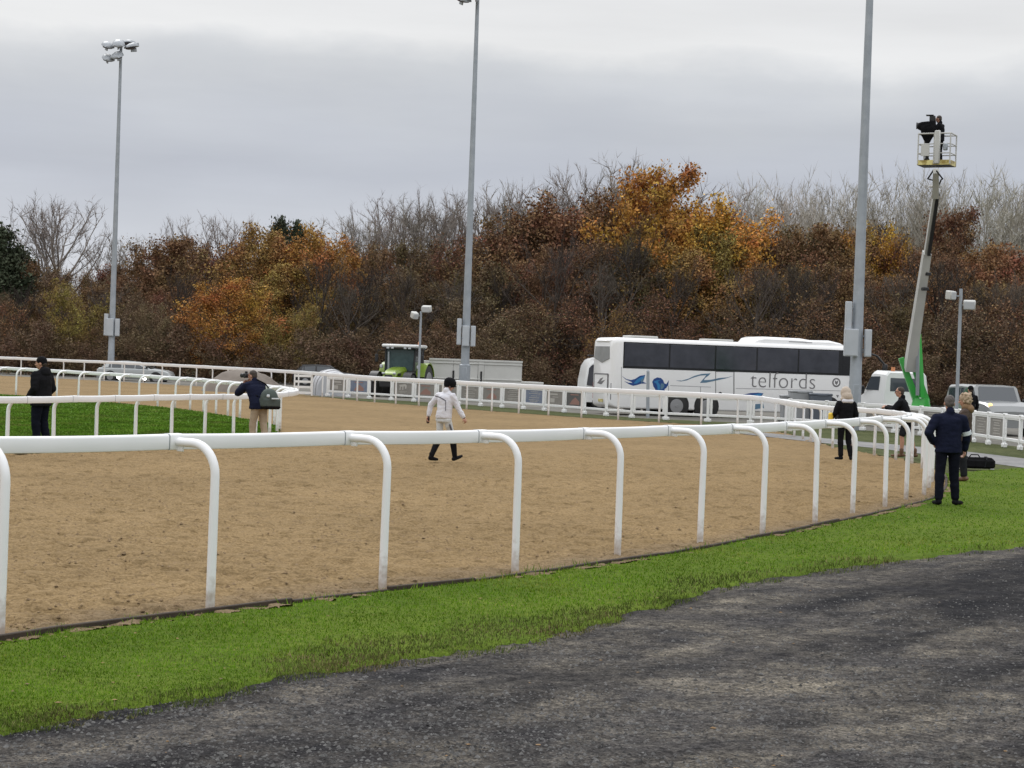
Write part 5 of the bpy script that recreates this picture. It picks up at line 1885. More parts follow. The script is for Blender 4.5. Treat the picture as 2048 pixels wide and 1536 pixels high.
        base = len(tw) * 3
        idx = np.arange(n * 4).reshape(n, 4) + base
        V_.append(q.reshape(-1, 3)); F_.append(np.concatenate([idx[:, [0, 1, 2]], idx[:, [0, 2, 3]]])); mi.append(np.ones(2 * n, int))
    cm = np_mesh('crown', np.concatenate(V_), np.concatenate(F_), [M['paletwig'] if not leaves else M['twig'], M['leaf']], False, np.concatenate(mi))
    return tm, cm


PROTO = {
    'round': [tree_proto(s, .12, .40, (0, 72), 26, 7, 5, 6, 32, .078, .23) for s in (1, 2, 3)],
    'sparse': [tree_proto(s, .10, .36, (5, 74), 24, 6, 5, 11, 17, .070, .28, up=.07) for s in (11, 12, 13)],
    'bush': [tree_proto(s, .06, .48, (15, 66), 24, 6, 5, 6, 26, .098, .28, 'round', .05, 5) for s in (21, 22)],
    'scrub': [tree_proto(s, .05, .50, (20, 66), 22, 6, 5, 12, 9, .085, .36, 'round', .06, 6) for s in (31, 32)],
    'bare': [tree_proto(s, .30, .42, (14, 78), 18, 7, 5, 5, 0, shape='open', up=.09, twl=.75, trunk_r=.024, lw=1.25) for s in (41, 42, 43)],
    'upright': [tree_proto(s, .16, .22, (58, 84), 26, 6, 4, 5, 0, shape='vase', up=.16, twl=.8, trunk_r=.017, lw=1.1, stems=2) for s in (51, 52, 53)],
    'evergreen': [tree_proto(61, .08, .30, (0, 40), 28, 7, 5, 2, 34, .11, .22, 'cone', .0)],
}
BARK = (.065, .05, .04)
COLS = {
    'orange': (.45, .225, .055), 'gold': (.52, .285, .062), 'rust': (.235, .128, .060), 'brown': (.200, .122, .060), 'redbrown': (.200, .104, .060),
    'olive': (.24, .180, .055), 'greybrown': (.185, .132, .080), 'dark': (.145, .108, .054), 'green': (.040, .052, .030), 'ochre': (.29, .180, .062),
}
WORD = {'orange': 'bright orange', 'gold': 'golden', 'rust': 'rust red', 'brown': 'dull brown', 'redbrown': 'reddish brown', 'olive': 'olive yellow', 'greybrown': 'grey brown', 'dark': 'dark olive',
        'green': 'dark green', 'ochre': 'ochre yellow'}
trnd = random.Random(99)
auto = {}
PLACE = [(60, 'near the left edge'), (205, 'left of the leftmost mast'), (380, 'above the silver estate car'), (560, 'above the sand heap'), (720, 'left of the tractor'), (860, 'above the tractor'), (1050, 'above the white trailer'),
         (1185, 'left of the coach'), (1400, 'over the coach rear'), (1560, 'over the coach middle'), (1740, 'over the coach front'), (1865, 'behind the boom truck'), (1965, 'behind the right lamp post'), (9999, 'near the right edge')]


def place(x):
    return next(w for a, w in PLACE if x < a)


ORD = ['leftmost', 'second', 'third', 'fourth', 'fifth', 'sixth', 'seventh', 'eighth', 'ninth', 'tenth']
NUM = ['', 'one', 'two', 'three', 'four', 'five', 'six', 'seven', 'eight', 'nine', 'ten']


def tree(kind, x, ytop, D, colour, wf=1.0, label=None, bark=None, group=None, var=None):
    top = AT(x, ytop, D)
    H = top.z + .1
    protos = PROTO[kind]
    tm, cm = protos[trnd.randrange(len(protos)) if var is None else var]
    s = H / 10.0
    name = {'bare': 'bare_tree', 'upright': 'bare_tree', 'evergreen': 'evergreen_tree', 'bush': 'bush', 'scrub': 'bush'}.get(kind, 'autumn_tree')
    lab = label
    if lab is None:
        word = ('pale leafless tree' if kind == 'upright' else 'grey leafless tree') if name == 'bare_tree' else f'{WORD[colour]} {"bush" if name == "bush" else "tree"}'
        row = 'rising behind the wood' if kind == 'upright' else 'in front of the wood' if name == 'bare_tree' and D < 140 else 'at the skyline' if name == 'bare_tree' else 'at the wood foot' if name == 'bush' else 'high in the wood' if D > 146 else 'in mid wood'
        lab = f'{word} {row} {place(x)}'
        group = group or ('bare trees of the wood' if name == 'bare_tree' else f'{WORD[colour]} {"bushes" if name == "bush" else "trees"} of the wood')
    t = thing(name, lab, 'bush' if name == 'bush' else 'tree', (top.x, D, -.1), trnd.uniform(0, 6.28), group)
    if label is None:
        auto.setdefault(lab, []).append((x, t))
    t.scale = (s * wf, s * wf, s)
    c = COLS[colour] if colour in COLS else colour
    if kind == 'bare' and bark: c = bark
    j = trnd.uniform(.85, 1.15)
    a = link('trunk', tm, t); a.color = (*(bark or BARK), 1)
    b = link('crown', cm, t); b.color = (c[0] * j, c[1] * j * trnd.uniform(.95, 1.05), c[2] * j, 1)
    return t


PALE = (.36, .325, .28); GREY = (.22, .19, .165)
# trees one can pick out
tree('round', 1318, 352, 142, 'orange', .92, 'tallest bright orange tree rising above the rear half of the coach', var=0)
tree('round', 1400, 410, 141, 'gold', 1.0, 'golden tree leaning out right of the tallest orange tree', var=1)
tree('round', 1270, 450, 140, 'ochre', .6, 'ochre tree in front and left of the tallest orange tree', var=2)
tree('round', 1445, 470, 139, 'olive', .9, 'olive yellow tree below and right of the golden tree', var=0)
tree('round', 455, 563, 124, (.43, .21, .058), 1.25, 'broad round orange brown tree standing low before the wood above the sand heap', var=2)
tree('bush', 165, 568, 126, 'olive', .72, 'olive yellow bush left of the leftmost floodlight mast', var=0)
tree('bush', 305, 612, 125, 'greybrown', .8, 'grey brown bush between the leftmost mast and the round orange tree', var=1)
tree('evergreen', 12, 456, 150, (.055, .066, .040), 1.15, 'dark evergreen tree at the left edge of the photograph')
tree('evergreen', 552, 450, 152, (.055, .066, .040), .5, 'dark evergreen top showing above the golden trees left of centre')
tree('evergreen', 590, 458, 155, (.055, .066, .040), .45, 'smaller dark evergreen top beside the other above the golden trees')
tree('bare', 136, 408, 158, GREY, 1.0, 'leafless tree with a spreading crown against the sky, left of the leftmost mast', GREY, var=0)
tree('bare', 92, 428, 160, GREY, .9, 'leafless tree just left of the spreading bare tree', GREY, var=1)
tree('bare', 248, 470, 162, GREY, .9, 'small leafless tree right behind the leftmost floodlight mast', GREY, var=2)
tree('bare', 424, 438, 156, GREY, .8, 'leafless tree above the round orange brown tree', GREY, var=0)
tree('bare', 362, 450, 160, GREY, .8, 'thin leafless tree left of the one above the round orange brown tree', GREY, var=1)
tree('round', 610, 466, 140, (.36, .185, .055), .95, 'orange tree at the top of the wood right of the dark evergreens', var=1)
tree('round', 540, 462, 142, 'ochre', 1.0, 'ochre tree under the dark evergreens', var=2)
tree('round', 330, 482, 143, 'brown', 1.1, 'warm brown tree right of the leftmost mast at the skyline', var=0)
tree('round', 1155, 396, 146, 'redbrown', 1.15, 'tall reddish brown tree left of the tallest orange tree', var=1)
tree('round', 1060, 430, 147, 'brown', 1.0, 'dull brown tree right of the middle floodlight mast', var=2)
tree('round', 1760, 462, 150, 'gold', .6, 'small golden crown just right of the rightmost mast', var=1)
tree('round', 1900, 430, 165, 'redbrown', .7, 'reddish brown tree standing tall right of the raised boom', var=0)
tree('round', 2010, 500, 146, 'rust', 1.0, 'rust red tree at the right edge behind the lamp post', var=2)
tree('round', 1335, 478, 138.5, 'gold', .85, 'golden lower crown in front of the tallest orange tree', var=1)
for i, (x, y) in enumerate([(700, 440), (748, 425), (800, 408), (842, 398), (880, 396), (925, 402), (975, 385), (1012, 374), (1050, 382), (1130, 360), (1178, 352), (1225, 338), (1272, 334), (1305, 345)]):
    tree('bare', x, y, 164 + (i * 5) % 12, GREY, trnd.uniform(.85, 1.1), None, GREY)
x = 1440
i = 0
while x < 2180:
    y = 398 - 22 * math.sin((x - 1400) / 330) + trnd.uniform(-16, 16)
    tree('upright', x, y, 186 + (i * 7) % 22, PALE, trnd.uniform(.8, 1.2), None, PALE, 'pale bare trees at the back of the wood')
    x += trnd.uniform(24, 38); i += 1

SKY_ = [(-150, 505), (0, 515), (60, 520), (130, 545), (220, 530), (300, 500), (400, 482), (500, 475), (600, 478), (700, 492), (800, 486), (900, 475), (1000, 455), (1100, 425), (1200, 408), (1300, 400), (1400, 430), (1480, 470), (1560, 442),
        (1660, 440), (1750, 455), (1850, 470), (1960, 500), (2048, 500), (2250, 500)]
ZONE = [(-150, ['brown', 'rust', 'greybrown']), (110, ['greybrown', 'redbrown', 'brown']), (230, ['brown', 'greybrown', 'redbrown', 'rust']), (480, ['ochre', 'brown', 'olive']), (680, ['greybrown', 'brown', 'dark']), (900, ['brown', 'dark', 'redbrown']),
        (1080, ['redbrown', 'brown', 'rust']), (1210, ['redbrown', 'ochre', 'dark']), (1380, ['olive', 'dark', 'ochre']), (1480, ['dark', 'brown', 'brown']), (1640, ['greybrown', 'redbrown', 'brown']), (1800, ['redbrown', 'rust', 'brown']), (2300, ['rust'])]


def sky_y(x):
    for (a, b), (c, d) in zip(SKY_, SKY_[1:]):
        if a <= x <= c: return b + (d - b) * (x - a) / (c - a)
    return 500


def zone(x):
    r_ = ZONE[0][1]
    for a, l in ZONE:
        if x >= a: r_ = l
    return trnd.choice(r_)


x = -160
while x < 2240:
    tree(trnd.choice(['round', 'sparse', 'sparse']), x, sky_y(x) + trnd.uniform(2, 30), 152 + trnd.uniform(-5, 6), zone(x), trnd.uniform(.8, 1.1))
    x += trnd.uniform(38, 62)
x = -140
while x < 2220:
    y = sky_y(x)
    tree(trnd.choice(['round', 'sparse', 'sparse']), x, y + (720 - y) * trnd.uniform(.22, .42), 138 + trnd.uniform(-4, 4), zone(x), trnd.uniform(.85, 1.2))
    x += trnd.uniform(48, 80)
for i, x in enumerate([40, 118, 215, 372, 640, 700, 735, 812, 905, 1010, 1120, 1205, 1265, 1350, 1500, 1570, 1640, 1790, 1865, 1960, 2030]):
    y = sky_y(x)
    tree('bare', x, y + (720 - y) * trnd.uniform(.10, .38), 130.5 + trnd.uniform(-1, 3), 'dark', trnd.uniform(.7, 1.0), None, [(.045, .034, .027), (.065, .05, .04), (.10, .08, .065)][i % 3])
x = -140
while x < 2220:
    y = sky_y(x)
    if not (360 < x < 550):
        tree(trnd.choice(['bush', 'scrub', 'scrub']), x, trnd.uniform(590, 665), 128 + trnd.uniform(-3, 5), trnd.choice([zone(x), 'greybrown', 'dark', 'brown']), trnd.uniform(.9, 1.4))
    x += trnd.uniform(44, 74)
for lab, lst in auto.items():
    if len(lst) > 1:
        lst.sort(key=lambda q_: q_[0])
        plural = lab.replace(' tree ', ' trees ', 1).replace(' bush ', ' bushes ', 1)
        for k, (_, t) in enumerate(lst):
            o_ = 'rightmost' if k == len(lst) - 1 else ORD[k]
            t['label'] = f'{o_} of {NUM[len(lst)]} {plural}'
# low growth along the foot of the wood: one mass
tm, cm = tree_proto(77, .03, .6, (20, 60), 30, 6, 4, 4, 9, .17, .40, 'round', .02, 6)
nv_ = len(cm.vertices)
co = np.empty(nv_ * 3, np.float32); cm.vertices.foreach_get('co', co); co = co.reshape(-1, 3)
nf_ = len(cm.polygons)
fi = np.empty(nf_ * 3, np.int32); cm.loops.foreach_get('vertex_index', fi); fi = fi.reshape(-1, 3)
mi_ = np.empty(nf_, np.int32); cm.polygons.foreach_get('material_index', mi_)
vs_, fs_, ms_ = [], [], []
r2 = np.random.default_rng(12)
k = 0
for X in np.arange(-52, 56, 2.7):
    s = r2.uniform(.22, .40)
    a = r2.uniform(0, 6.28)
    c, sn = math.cos(a), math.sin(a)
    p = co * np.array([s * 1.1, s * 1.1, s])
    p = np.stack([p[:, 0] * c - p[:, 1] * sn + X + r2.uniform(-.8, .8), p[:, 0] * sn + p[:, 1] * c + 121.5 + r2.uniform(-1.6, 2.2), p[:, 2] - .12], -1)
    vs_.append(p); fs_.append(fi + k * nv_); ms_.append(mi_); k += 1
um = np_mesh('undergrowth', np.concatenate(vs_), np.concatenate(fs_), [M['twig'], M['leaf']], False, np.concatenate(ms_))
u = link('undergrowth', um)
u.color = (.13, .085, .05, 1)
tag(u, 'dark tangled undergrowth along the foot of the wood', None, None, 'stuff')
bpy.data.meshes.remove(tm); bpy.data.meshes.remove(cm)
# ------------------------------------------------------------------ people
def remeshed(mb, name, m, parent, voxel=.012, smooth=3, factor=.5, folds=0.0, fscale=.09):
    """join overlapping closed shapes into one continuous skin"""
    me = mb.mesh(name, m, False)
    o = link(name, me, None)
    r = o.modifiers.new('r', 'REMESH'); r.mode = 'VOXEL'; r.voxel_size = voxel; r.use_smooth_shade = True
    s = o.modifiers.new('s', 'SMOOTH'); s.factor = factor; s.iterations = smooth
    dg = bpy.context.evaluated_depsgraph_get()
    out = bpy.data.meshes.new_from_object(o.evaluated_get(dg))
    bpy.data.objects.remove(o)
    if folds:
        n = len(out.vertices)
        co = np.empty(n * 3, np.float32); out.vertices.foreach_get('co', co); co = co.reshape(-1, 3)
        no = np.empty(n * 3, np.float32); out.vertices.foreach_get('normal', no); no = no.reshape(-1, 3)
        k = 1 / fscale
        f = (fbm(co[:, 0] * k * .9 + co[:, 1] * k * .7 + 3, co[:, 2] * k * 1.5 + co[:, 1] * k * .3, 7, 3) - .5) * 2
        out.vertices.foreach_set('co', (co + no * f[:, None] * folds).astype(np.float32).ravel())
    out.polygons.foreach_set('use_smooth', [True] * len(out.polygons))
    out.materials.clear(); out.materials.append(m)
    out.name = name
    out.update()
    return link(name, out, parent)


STAND = dict(pel=(0, 0, .95), waist=(0, .0, 1.08), chest=(0, 0, 1.28), neck=(0, -.01, 1.47), head=(0, .025, 1.615),
             sL=(-.19, -.01, 1.41), sR=(.19, -.01, 1.41), eL=(-.25, -.03, 1.13), eR=(.25, -.03, 1.13), wL=(-.26, .04, .88), wR=(.26, .04, .88),
             hL=(-.095, 0, .92), hR=(.095, 0, .92), kL=(-.105, .02, .50), kR=(.105, .02, .50), aL=(-.11, -.03, .085), aR=(.11, -.03, .085),
             tL=(-.13, .15, .03), tR=(.13, .15, .03))


def hand(mb, w, d, palm_n, side, curl=.6, S=1.0):
    """palm, four fingers and a thumb from wrist w along d"""
    d = d.normalized()
    n = (palm_n - d * palm_n.dot(d)).normalized()
    s = d.cross(n) * side
    pc = w + d * .05 * S
    mb.cap(w - d * .02, w + d * .02, .026 * S, .028 * S, 8)
    rot = Matrix((s, d, n)).transposed()
    mb.ell(pc + d * .012, (.042 * S, .055 * S, .020 * S), rot, 10, 6)
    for k, (off, L) in enumerate(((-.030, .070), (-.010, .080), (.010, .075), (.029, .058))):
        a = w + d * .088 * S + s * off * S
        dd = (d * math.cos(curl * .6) + n * math.sin(curl * .6)).normalized()
        b = a + dd * L * .5 * S
        d2 = (d * math.cos(curl * 1.6) + n * math.sin(curl * 1.6)).normalized()
        c = b + d2 * L * .5 * S
        mb.cap(a - d * .02, b, .0105 * S, .0098 * S, 6); mb.cap(b, c, .0098 * S, .0085 * S, 6)
    a = w + d * .03 * S - s * .030 * S
    b = a + (d * .6 - s * .7 + n * .25).normalized() * .038 * S
    c = b + (d * .85 - s * .2 + n * .45).normalized() * .032 * S
    mb.cap(a, b, .014 * S, .012 * S, 6); mb.cap(b, c, .012 * S, .0095 * S, 6)


def person(label, loc, rz, H=1.76, pose=None, jacket='navy', trousers='navytr', shoes='blackcl', hair='hairdark', hat=None, sleeves=True, hem=-.10, bulk=1.0,
           gaze=0.0, nod=0.0, curlL=.6, curlR=.6, short=False, palmL=(1, 0, 0), palmR=(-1, 0, 0), gloves=None, collar=True, hood_down=False, group=None, jname='jacket', tname='trousers', leg=1.0):
    J = dict(STAND)
    if pose: J.update(pose)
    J = {k: Vector(v) for k, v in J.items()}
    root = thing('person', label, 'person', loc, rz, group)
    root.scale = (H / 1.76,) * 3
    hr = Matrix.Rotation(gaze, 3, 'Z') @ Matrix.Rotation(nod, 3, 'X')       # head turned and tilted
    hd = J['head']
    HP = lambda x, y, z: hd + hr @ Vector((x, y, z))
    b = MB()
    # head
    b.ell(hd + hr @ Vector((0, -.008, .025)), (.076, .096, .098), hr, 16, 12)
    b.ell(HP(0, .022, -.045), (.058, .070, .075), hr, 14, 10)
    b.cap(HP(0, .050, -.098), HP(0, .062, -.092), .022, .020, 8)
    b.cap(HP(0, .085, .012), HP(0, .112, -.028), .010, .016, 8)                    # nose
    b.cap(HP(-.030, .086, .024), HP(.030, .086, .024), .015, .015, 8)             # brow
    b.cap(HP(-.020, .088, -.060), HP(.020, .088, -.060), .009, .009, 6)           # mouth
    for s in (-1, 1):
        b.ell(HP(s * .078, -.008, -.012), (.012, .022, .032), hr, 8, 6)           # ears
        b.ell(HP(s * .036, .074, -.022), (.024, .02, .02), hr, 8, 6)              # cheeks
    b.cap(J['neck'] - Vector((0, 0, .04)), HP(0, -.015, -.05), .058, .053, 12)
    # trunk and limbs
    b.cap(J['pel'], J['waist'], .095, .088, 12); b.cap(J['waist'], J['chest'], .09, .10, 12); b.cap(J['chest'], J['neck'], .085, .05, 12)
    for q in 'LR':
        sg = -1 if q == 'L' else 1
        b.cap(J['chest'] + Vector((0, 0, .04)), J['s' + q] + Vector((0, 0, -.045)), .05, .042, 10)
        b.cap(J['s' + q] + Vector((0, 0, -.045)), J['e' + q], .042, .038, 10); b.cap(J['e' + q], J['w' + q], .040, .027, 10)
        d = J['w' + q] - J['e' + q]
        hand(b, J['w' + q], d, Vector(palmL if q == 'L' else palmR), sg, curlL if q == 'L' else curlR)
        b.cap(J['pel'], J['h' + q], .10, .09, 10)
        b.cap(J['h' + q], J['k' + q], .080, .055, 10)
        mid = J['k' + q].lerp(J['a' + q], .3) - Vector((0, .012, 0))
        b.cap(J['k' + q], mid, .053, .056, 10); b.cap(mid, J['a' + q], .056, .036, 10)
        b.cap(J['a' + q] - Vector((0, .0, .04)), (J['a' + q] - Vector((0, 0, .05))).lerp(J['t' + q], .75), .030, .018, 8)
    remeshed(b, 'body', M['skin'], root, .0098, 2, .4)
    # eyes
    for s in (-1, 1):
        e = MB(); e.ell(HP(s * .031, .091, .006), (.011, .008, .007), hr, 8, 6); e.build('eye', M['blackp'], root)
    # jacket or top
    up = (J['neck'] - J['chest']).normalized()
    j = MB()
    def ering(c, rx, ry, ax=None):
        return [c + Vector((rx * math.cos(2 * math.pi * k / 18), ry * math.sin(2 * math.pi * k / 18), 0)) for k in range(18)]
    P_, W_, C_, N_ = J['pel'], J['waist'], J['chest'], J['neck']
    hemc = P_ + Vector((0, 0, hem))
    j.loft([ering(hemc, .178 * bulk, .135 * bulk), ering(P_ + Vector((0, 0, .02)), .176 * bulk, .135 * bulk), ering(W_, .165 * bulk, .125 * bulk), ering(C_, .185 * bulk, .130 * bulk),
            ering(C_.lerp(N_, .45), .185 * bulk, .118 * bulk), ering(C_.lerp(N_, .80), .12, .088), ering(N_ + Vector((0, 0, .012)), .074, .072)])
    for q in 'LR':
        j.cap(C_.lerp(N_, .62), J['s' + q] + Vector((0, 0, -.035)), .078 * bulk, .066 * bulk, 12)
        if sleeves:
            j.cap(J['s' + q] + Vector((0, 0, -.03)), J['e' + q], .070 * bulk, .060 * bulk, 12); j.cap(J['e' + q], J['e' + q].lerp(J['w' + q], .92), .060 * bulk, .046 * bulk, 12)
    if collar:
        j.cap(N_ + Vector((0, -.03, .0)), N_ + Vector((0, -.025, .035)), .070, .064, 12)
    if hood_down:
        j.ell(N_ + Vector((0, -.085, -.02)), (.135, .085, .10), None, 14, 10)
    remeshed(j, jname, M[jacket], root, .012, 4, .5, .011)
    # trousers
    t = MB()
    t.loft([ering(P_ + Vector((0, 0, -.12)), .150, .118), ering(P_ + Vector((0, 0, -.02)), .158, .122), ering(P_ + Vector((0, 0, .07)), .150, .112)])
    for q in 'LR':
        t.cap(P_ + Vector((0, 0, -.03)), J['h' + q] - Vector((0, 0, .05)), .10, .098, 12)
        if tname == 'breeches':
            t.cap(J['h' + q] - Vector((0, 0, .03)), J['k' + q], .096 * leg, .068 * leg, 12); t.cap(J['k' + q], J['k' + q].lerp(J['a' + q], .12), .068 * leg, .06, 12)
        elif short:
            t.cap(J['h' + q] - Vector((0, 0, .03)), J['h' + q].lerp(J['k' + q], .82), .098 * leg, .090 * leg, 12)
        else:
            t.cap(J['h' + q] - Vector((0, 0, .03)), J['k' + q], .096 * leg, .074 * leg, 12); t.cap(J['k' + q], J['k' + q].lerp(J['a' + q], .9), .074 * leg, .062 * leg, 12)
    remeshed(t, tname, M[trousers], root, .012, 3, .5, .009)
    for q in 'LR':
        s_ = MB()
        A, T = J['a' + q], J['t' + q]
        f = (T - A); f.z = 0; f = f.normalized() if f.length > 1e-3 else Vector((0, 1, 0))
        fd = (T - (A - Vector((0, 0, .055)))).normalized()
        s_.cap(A - Vector((0, 0, .035)) - fd * .045, A - Vector((0, 0, .035)), .040, .046, 10)
        s_.cap(A - Vector((0, 0, .04)), T + fd * .05, .044, .030, 10)
        s_.cap(A + Vector((0, 0, .05)), A - Vector((0, 0, .02)), .047, .048, 10)
        remeshed(s_, 'shoe', M[shoes], root, .011, 2)
    # hair and hats
    if hair:
        h = MB()
        h.ell(hd + hr @ Vector((0, -.022, .040)), (.083, .096, .093), hr, 16, 12)
        h.ell(hd + hr @ Vector((0, -.055, -.005)), (.074, .058, .075), hr, 14, 10)
        remeshed(h, 'hair', M[hair], root, .010, 2, .5, .004, .03)
    if hat == 'beanie':
        h = MB(); h.ell(hd + hr @ Vector((0, -.015, .050)), (.090, .106, .090), hr, 16, 12); h.ell(HP(0, -.045, .015), (.086, .072, .06), hr, 14, 10)
        remeshed(h, 'beanie', M['blackcl'], root, .010, 2)
    if hat == 'cap':
        h = MB(); h.ell(hd + hr @ Vector((0, -.012, .052)), (.088, .104, .078), hr, 16, 12); h.cap(HP(-.03, .09, .045), HP(.03, .09, .045), .02, .02, 8); h.cap(HP(-.03, .13, .036), HP(.03, .13, .036), .018, .018, 8)
        remeshed(h, 'cap', M['blackcl'], root, .009, 1)
    if hat == 'helmet':
        h = MB(); h.ell(hd + hr @ Vector((0, -.005, .048)), (.118, .138, .112), hr, 18, 14); h.ell(HP(0, -.05, -.005), (.10, .075, .07), hr, 14, 10); h.cap(HP(-.06, .11, .02), HP(.06, .11, .02), .022, .022, 8)
        remeshed(h, 'helmet', M['blackcl'], root, .010, 3)
        h = MB(); h.tube([HP(.085, -.01, -.0), HP(.075, .02, -.06), HP(0, .05, -.125), HP(-.075, .02, -.06), HP(-.085, -.01, 0)], .008, 6); h.build('chin_strap', M['grey_stripe'], root)
    root['_j'] = 0
    del root['_j']
    return root, J, HP, hr


V = Vector
# 1 left: dark coat and beanie, looking left
q = G(79, 893)
person('person in a black hooded coat and beanie standing on the infield grass', q, R(64), 1.80,
       dict(eL=(-.26, -.05, 1.13), wL=(-.22, .13, .93), eR=(.26, -.05, 1.13), wR=(.22, .13, .93), kL=(-.10, .03, .5), aL=(-.10, -.02, .085), aR=(.11, -.09, .085), tR=(.13, .09, .03)),
       'blackcl', 'navytr', 'blackcl', 'hairdark', 'beanie', True, -.16, 1.34, hood_down=True, nod=R(-4), leg=1.25, gaze=R(24))

# 2 photographer leaning on the inner rail
q = G(511, 889)
ph, J, HP, hr = person('person in navy jacket and khaki trousers leaning on the inner rail with raised camera', q, R(44), 1.70,
       dict(pel=(0, -.10, .93), waist=(0, -.05, 1.06), chest=(0, .06, 1.25), neck=(0, .14, 1.42), head=(0, .20, 1.55), sL=(-.19, .12, 1.36), sR=(.19, .11, 1.36),
            eL=(-.27, .36, 1.16), wL=(-.10, .42, 1.34), eR=(.30, .28, 1.16), wR=(.10, .36, 1.38), hL=(-.095, -.10, .90), hR=(.095, -.10, .90), kL=(-.11, -.02, .49), kR=(.11, -.12, .48),
            aL=(-.11, -.02, .085), aR=(.12, -.22, .085), tL=(-.13, .15, .03), tR=(.14, -.04, .03)),
       'navy', 'khaki', 'brownshoe', 'hairdark', None, True, -.12, 1.42, nod=R(-6), gaze=R(20), leg=1.15, curlL=.9, curlR=.9, palmL=(.6, 0, .6), palmR=(-.6, 0, .6))
mb = MB(); c = HP(-.02, .165, .02)
mb.box(c, (.15, .09, .11), hr, .02); mb.tube([c + V((-.01, .03, 0)), c + V((-.02, .13, .0))], [.045, .055], 14); mb.box(c + V((0, -.01, .075)), (.06, .06, .05), None, .015)
cam_o = mb.build('camera_body', M['blackp'], None)
cam_t = thing('camera', 'black camera held to the eye of the person leaning on the inner rail', 'camera', ph.location, ph.rotation_euler.z)
cam_t.scale = ph.scale
cam_o.parent = cam_t
bag = thing('shoulder_bag', 'bulging dark green camera bag hanging at the back of the leaning photographer', 'bag', ph.location, ph.rotation_euler.z)
bag.scale = ph.scale * 1.0
bag.location = ph.location
mb = MB(); mb.ell((.10, -.32, 1.06), (.22, .17, .23), None, 16, 12); mb.box((.12, -.32, .96), (.46, .32, .26), None, .06)
remeshed(mb, 'bag_body', M['bag'], bag, .014, 4)
mb = MB(); mb.box((.12, -.33, .865), (.44, .30, .10), None, .04); mb.build('bag_base', M['blackcl'], bag)
mb = MB(); mb.box((.12, -.525, 1.06), (.2, .02, .03), None, .005); mb.box((-.06, -.50, 1.12), (.06, .05, .06), None, .01); mb.build('buckle', M['reflect'], bag)
mb = MB(); mb.tube([(.2, -.28, 1.2), (.17, -.06, 1.38), (.02, .08, 1.48), (-.16, .16, 1.32), (-.2, .02, 1.15), (-.12, -.2, 1.1)], .020, 6, flat=.5); mb.build('strap', M['blackcl'], bag)

# 3 jockey crossing the track
q = G(884, 922)
jk, J, HP, hr = person('person in white silks with a black helmet and tall boots walking over the sand track', q, R(-38), 1.66,
       dict(pel=(0, 0, .94), waist=(.02, .01, 1.08), chest=(.02, .03, 1.28), neck=(.03, .06, 1.46), head=(.05, .10, 1.60), sL=(-.18, .04, 1.40), sR=(.20, .04, 1.40),
            eL=(-.34, -.02, 1.16), wL=(-.38, -.04, .93), eR=(.28, .12, 1.14), wR=(.38, .20, .93), hL=(-.09, 0, .92), hR=(.09, 0, .92),
            kL=(-.11, .02, .50), kR=(.13, .16, .52), aL=(-.13, -.20, .10), aR=(.16, .22, .095), tL=(-.14, -.04, .03), tR=(.17, .38, .09)),
       'whitecl', 'breeches', 'blackcl', 'hairdark', 'helmet', True, -.04, 1.07, gaze=R(-34), nod=R(-22), curlL=1.2, curlR=1.1, leg=.92, jname='silks', tname='breeches', collar=True)
for q_ in 'LR':
    mb = MB(); K, A, T = J['k' + q_], J['a' + q_], J['t' + q_]
    mb.cap(K.lerp(A, .12), K.lerp(A, .35), .070, .072, 12); mb.cap(K.lerp(A, .35), A, .072, .052, 12); mb.cap(A - V((0, .03, .045)), T, .046, .036, 10)
    remeshed(mb, 'riding_boot', M['blackcl'], jk, .011, 2)
mb = MB(); mb.tube([(-.14, -.135, 1.36), (.02, -.155, 1.335), (.15, -.125, 1.27)], .012, 6); mb.tube([(.15, -.125, 1.27), (.155, -.128, 1.14), (.15, -.12, 1.06)], .008, 6); mb.build('piping', M['grey_stripe'], jk)
K, Hh = J['kR'], J['hR']
mb = MB(); mb.tube([Hh.lerp(K, .35) + V((.075, -.06, 0)), Hh.lerp(K, .75) + V((.07, -.05, 0)), K + V((.06, -.05, .03))], [.020, .026, .02], 8, flat=.6); mb.build('leg_stripe', M['grey_stripe'], jk)
for q_ in 'LR':
    mb = MB(); w, e = J['w' + q_], J['e' + q_]; d = (w - e).normalized(); mb.cap(w - d * .03, w + d * .004, .034, .034, 10); mb.build('wristband', M['blackcl'], jk)
mb = MB(); w = J['wL']; mb.cap(w + V((-.01, 0, -.05)), w + V((-.02, .01, -.13)), .038, .034, 10)
gl = thing('glove', 'dark red and black glove held in the walking jockey\'s left hand', 'glove', jk.location, jk.rotation_euler.z); gl.scale = jk.scale
remeshed(mb, 'glove_body', mat('dark_red_leather', (.05, .008, .010), .6, (.012, .01, .012), 14, .6), gl, .010, 2)

# 4 hooded woman standing on the sand, back to us
q = G(1688, 920)
wm, J, HP, hr = person('person in black jacket and cream hood standing on the sand, back turned', q, R(14), 1.66,
       dict(eL=(-.27, .02, 1.15), wL=(-.24, .20, 1.05), eR=(.27, -.02, 1.13), wR=(.27, .08, .90), kL=(-.10, .03, .5), aL=(-.09, .0, .085), tL=(-.12, .17, .03), aR=(.14, -.08, .085), tR=(.2, .07, .03), head=(0, .04, 1.61)),
       'blackcl', 'blackcl', 'blackcl', None, None, True, -.10, 1.12, nod=R(-12))
mb = MB(); mb.ell(HP(0, -.015, .045), (.128, .142, .148), hr, 18, 14); mb.ell(HP(0, -.06, -.06), (.145, .12, .12), hr, 16, 12)
mb.cap(J['neck'] + V((-.09, -.03, .02)), J['neck'] + V((.09, -.03, .02)), .075, .075, 12)
remeshed(mb, 'hood', M['cream'], wm, .012, 4, .5, .008)
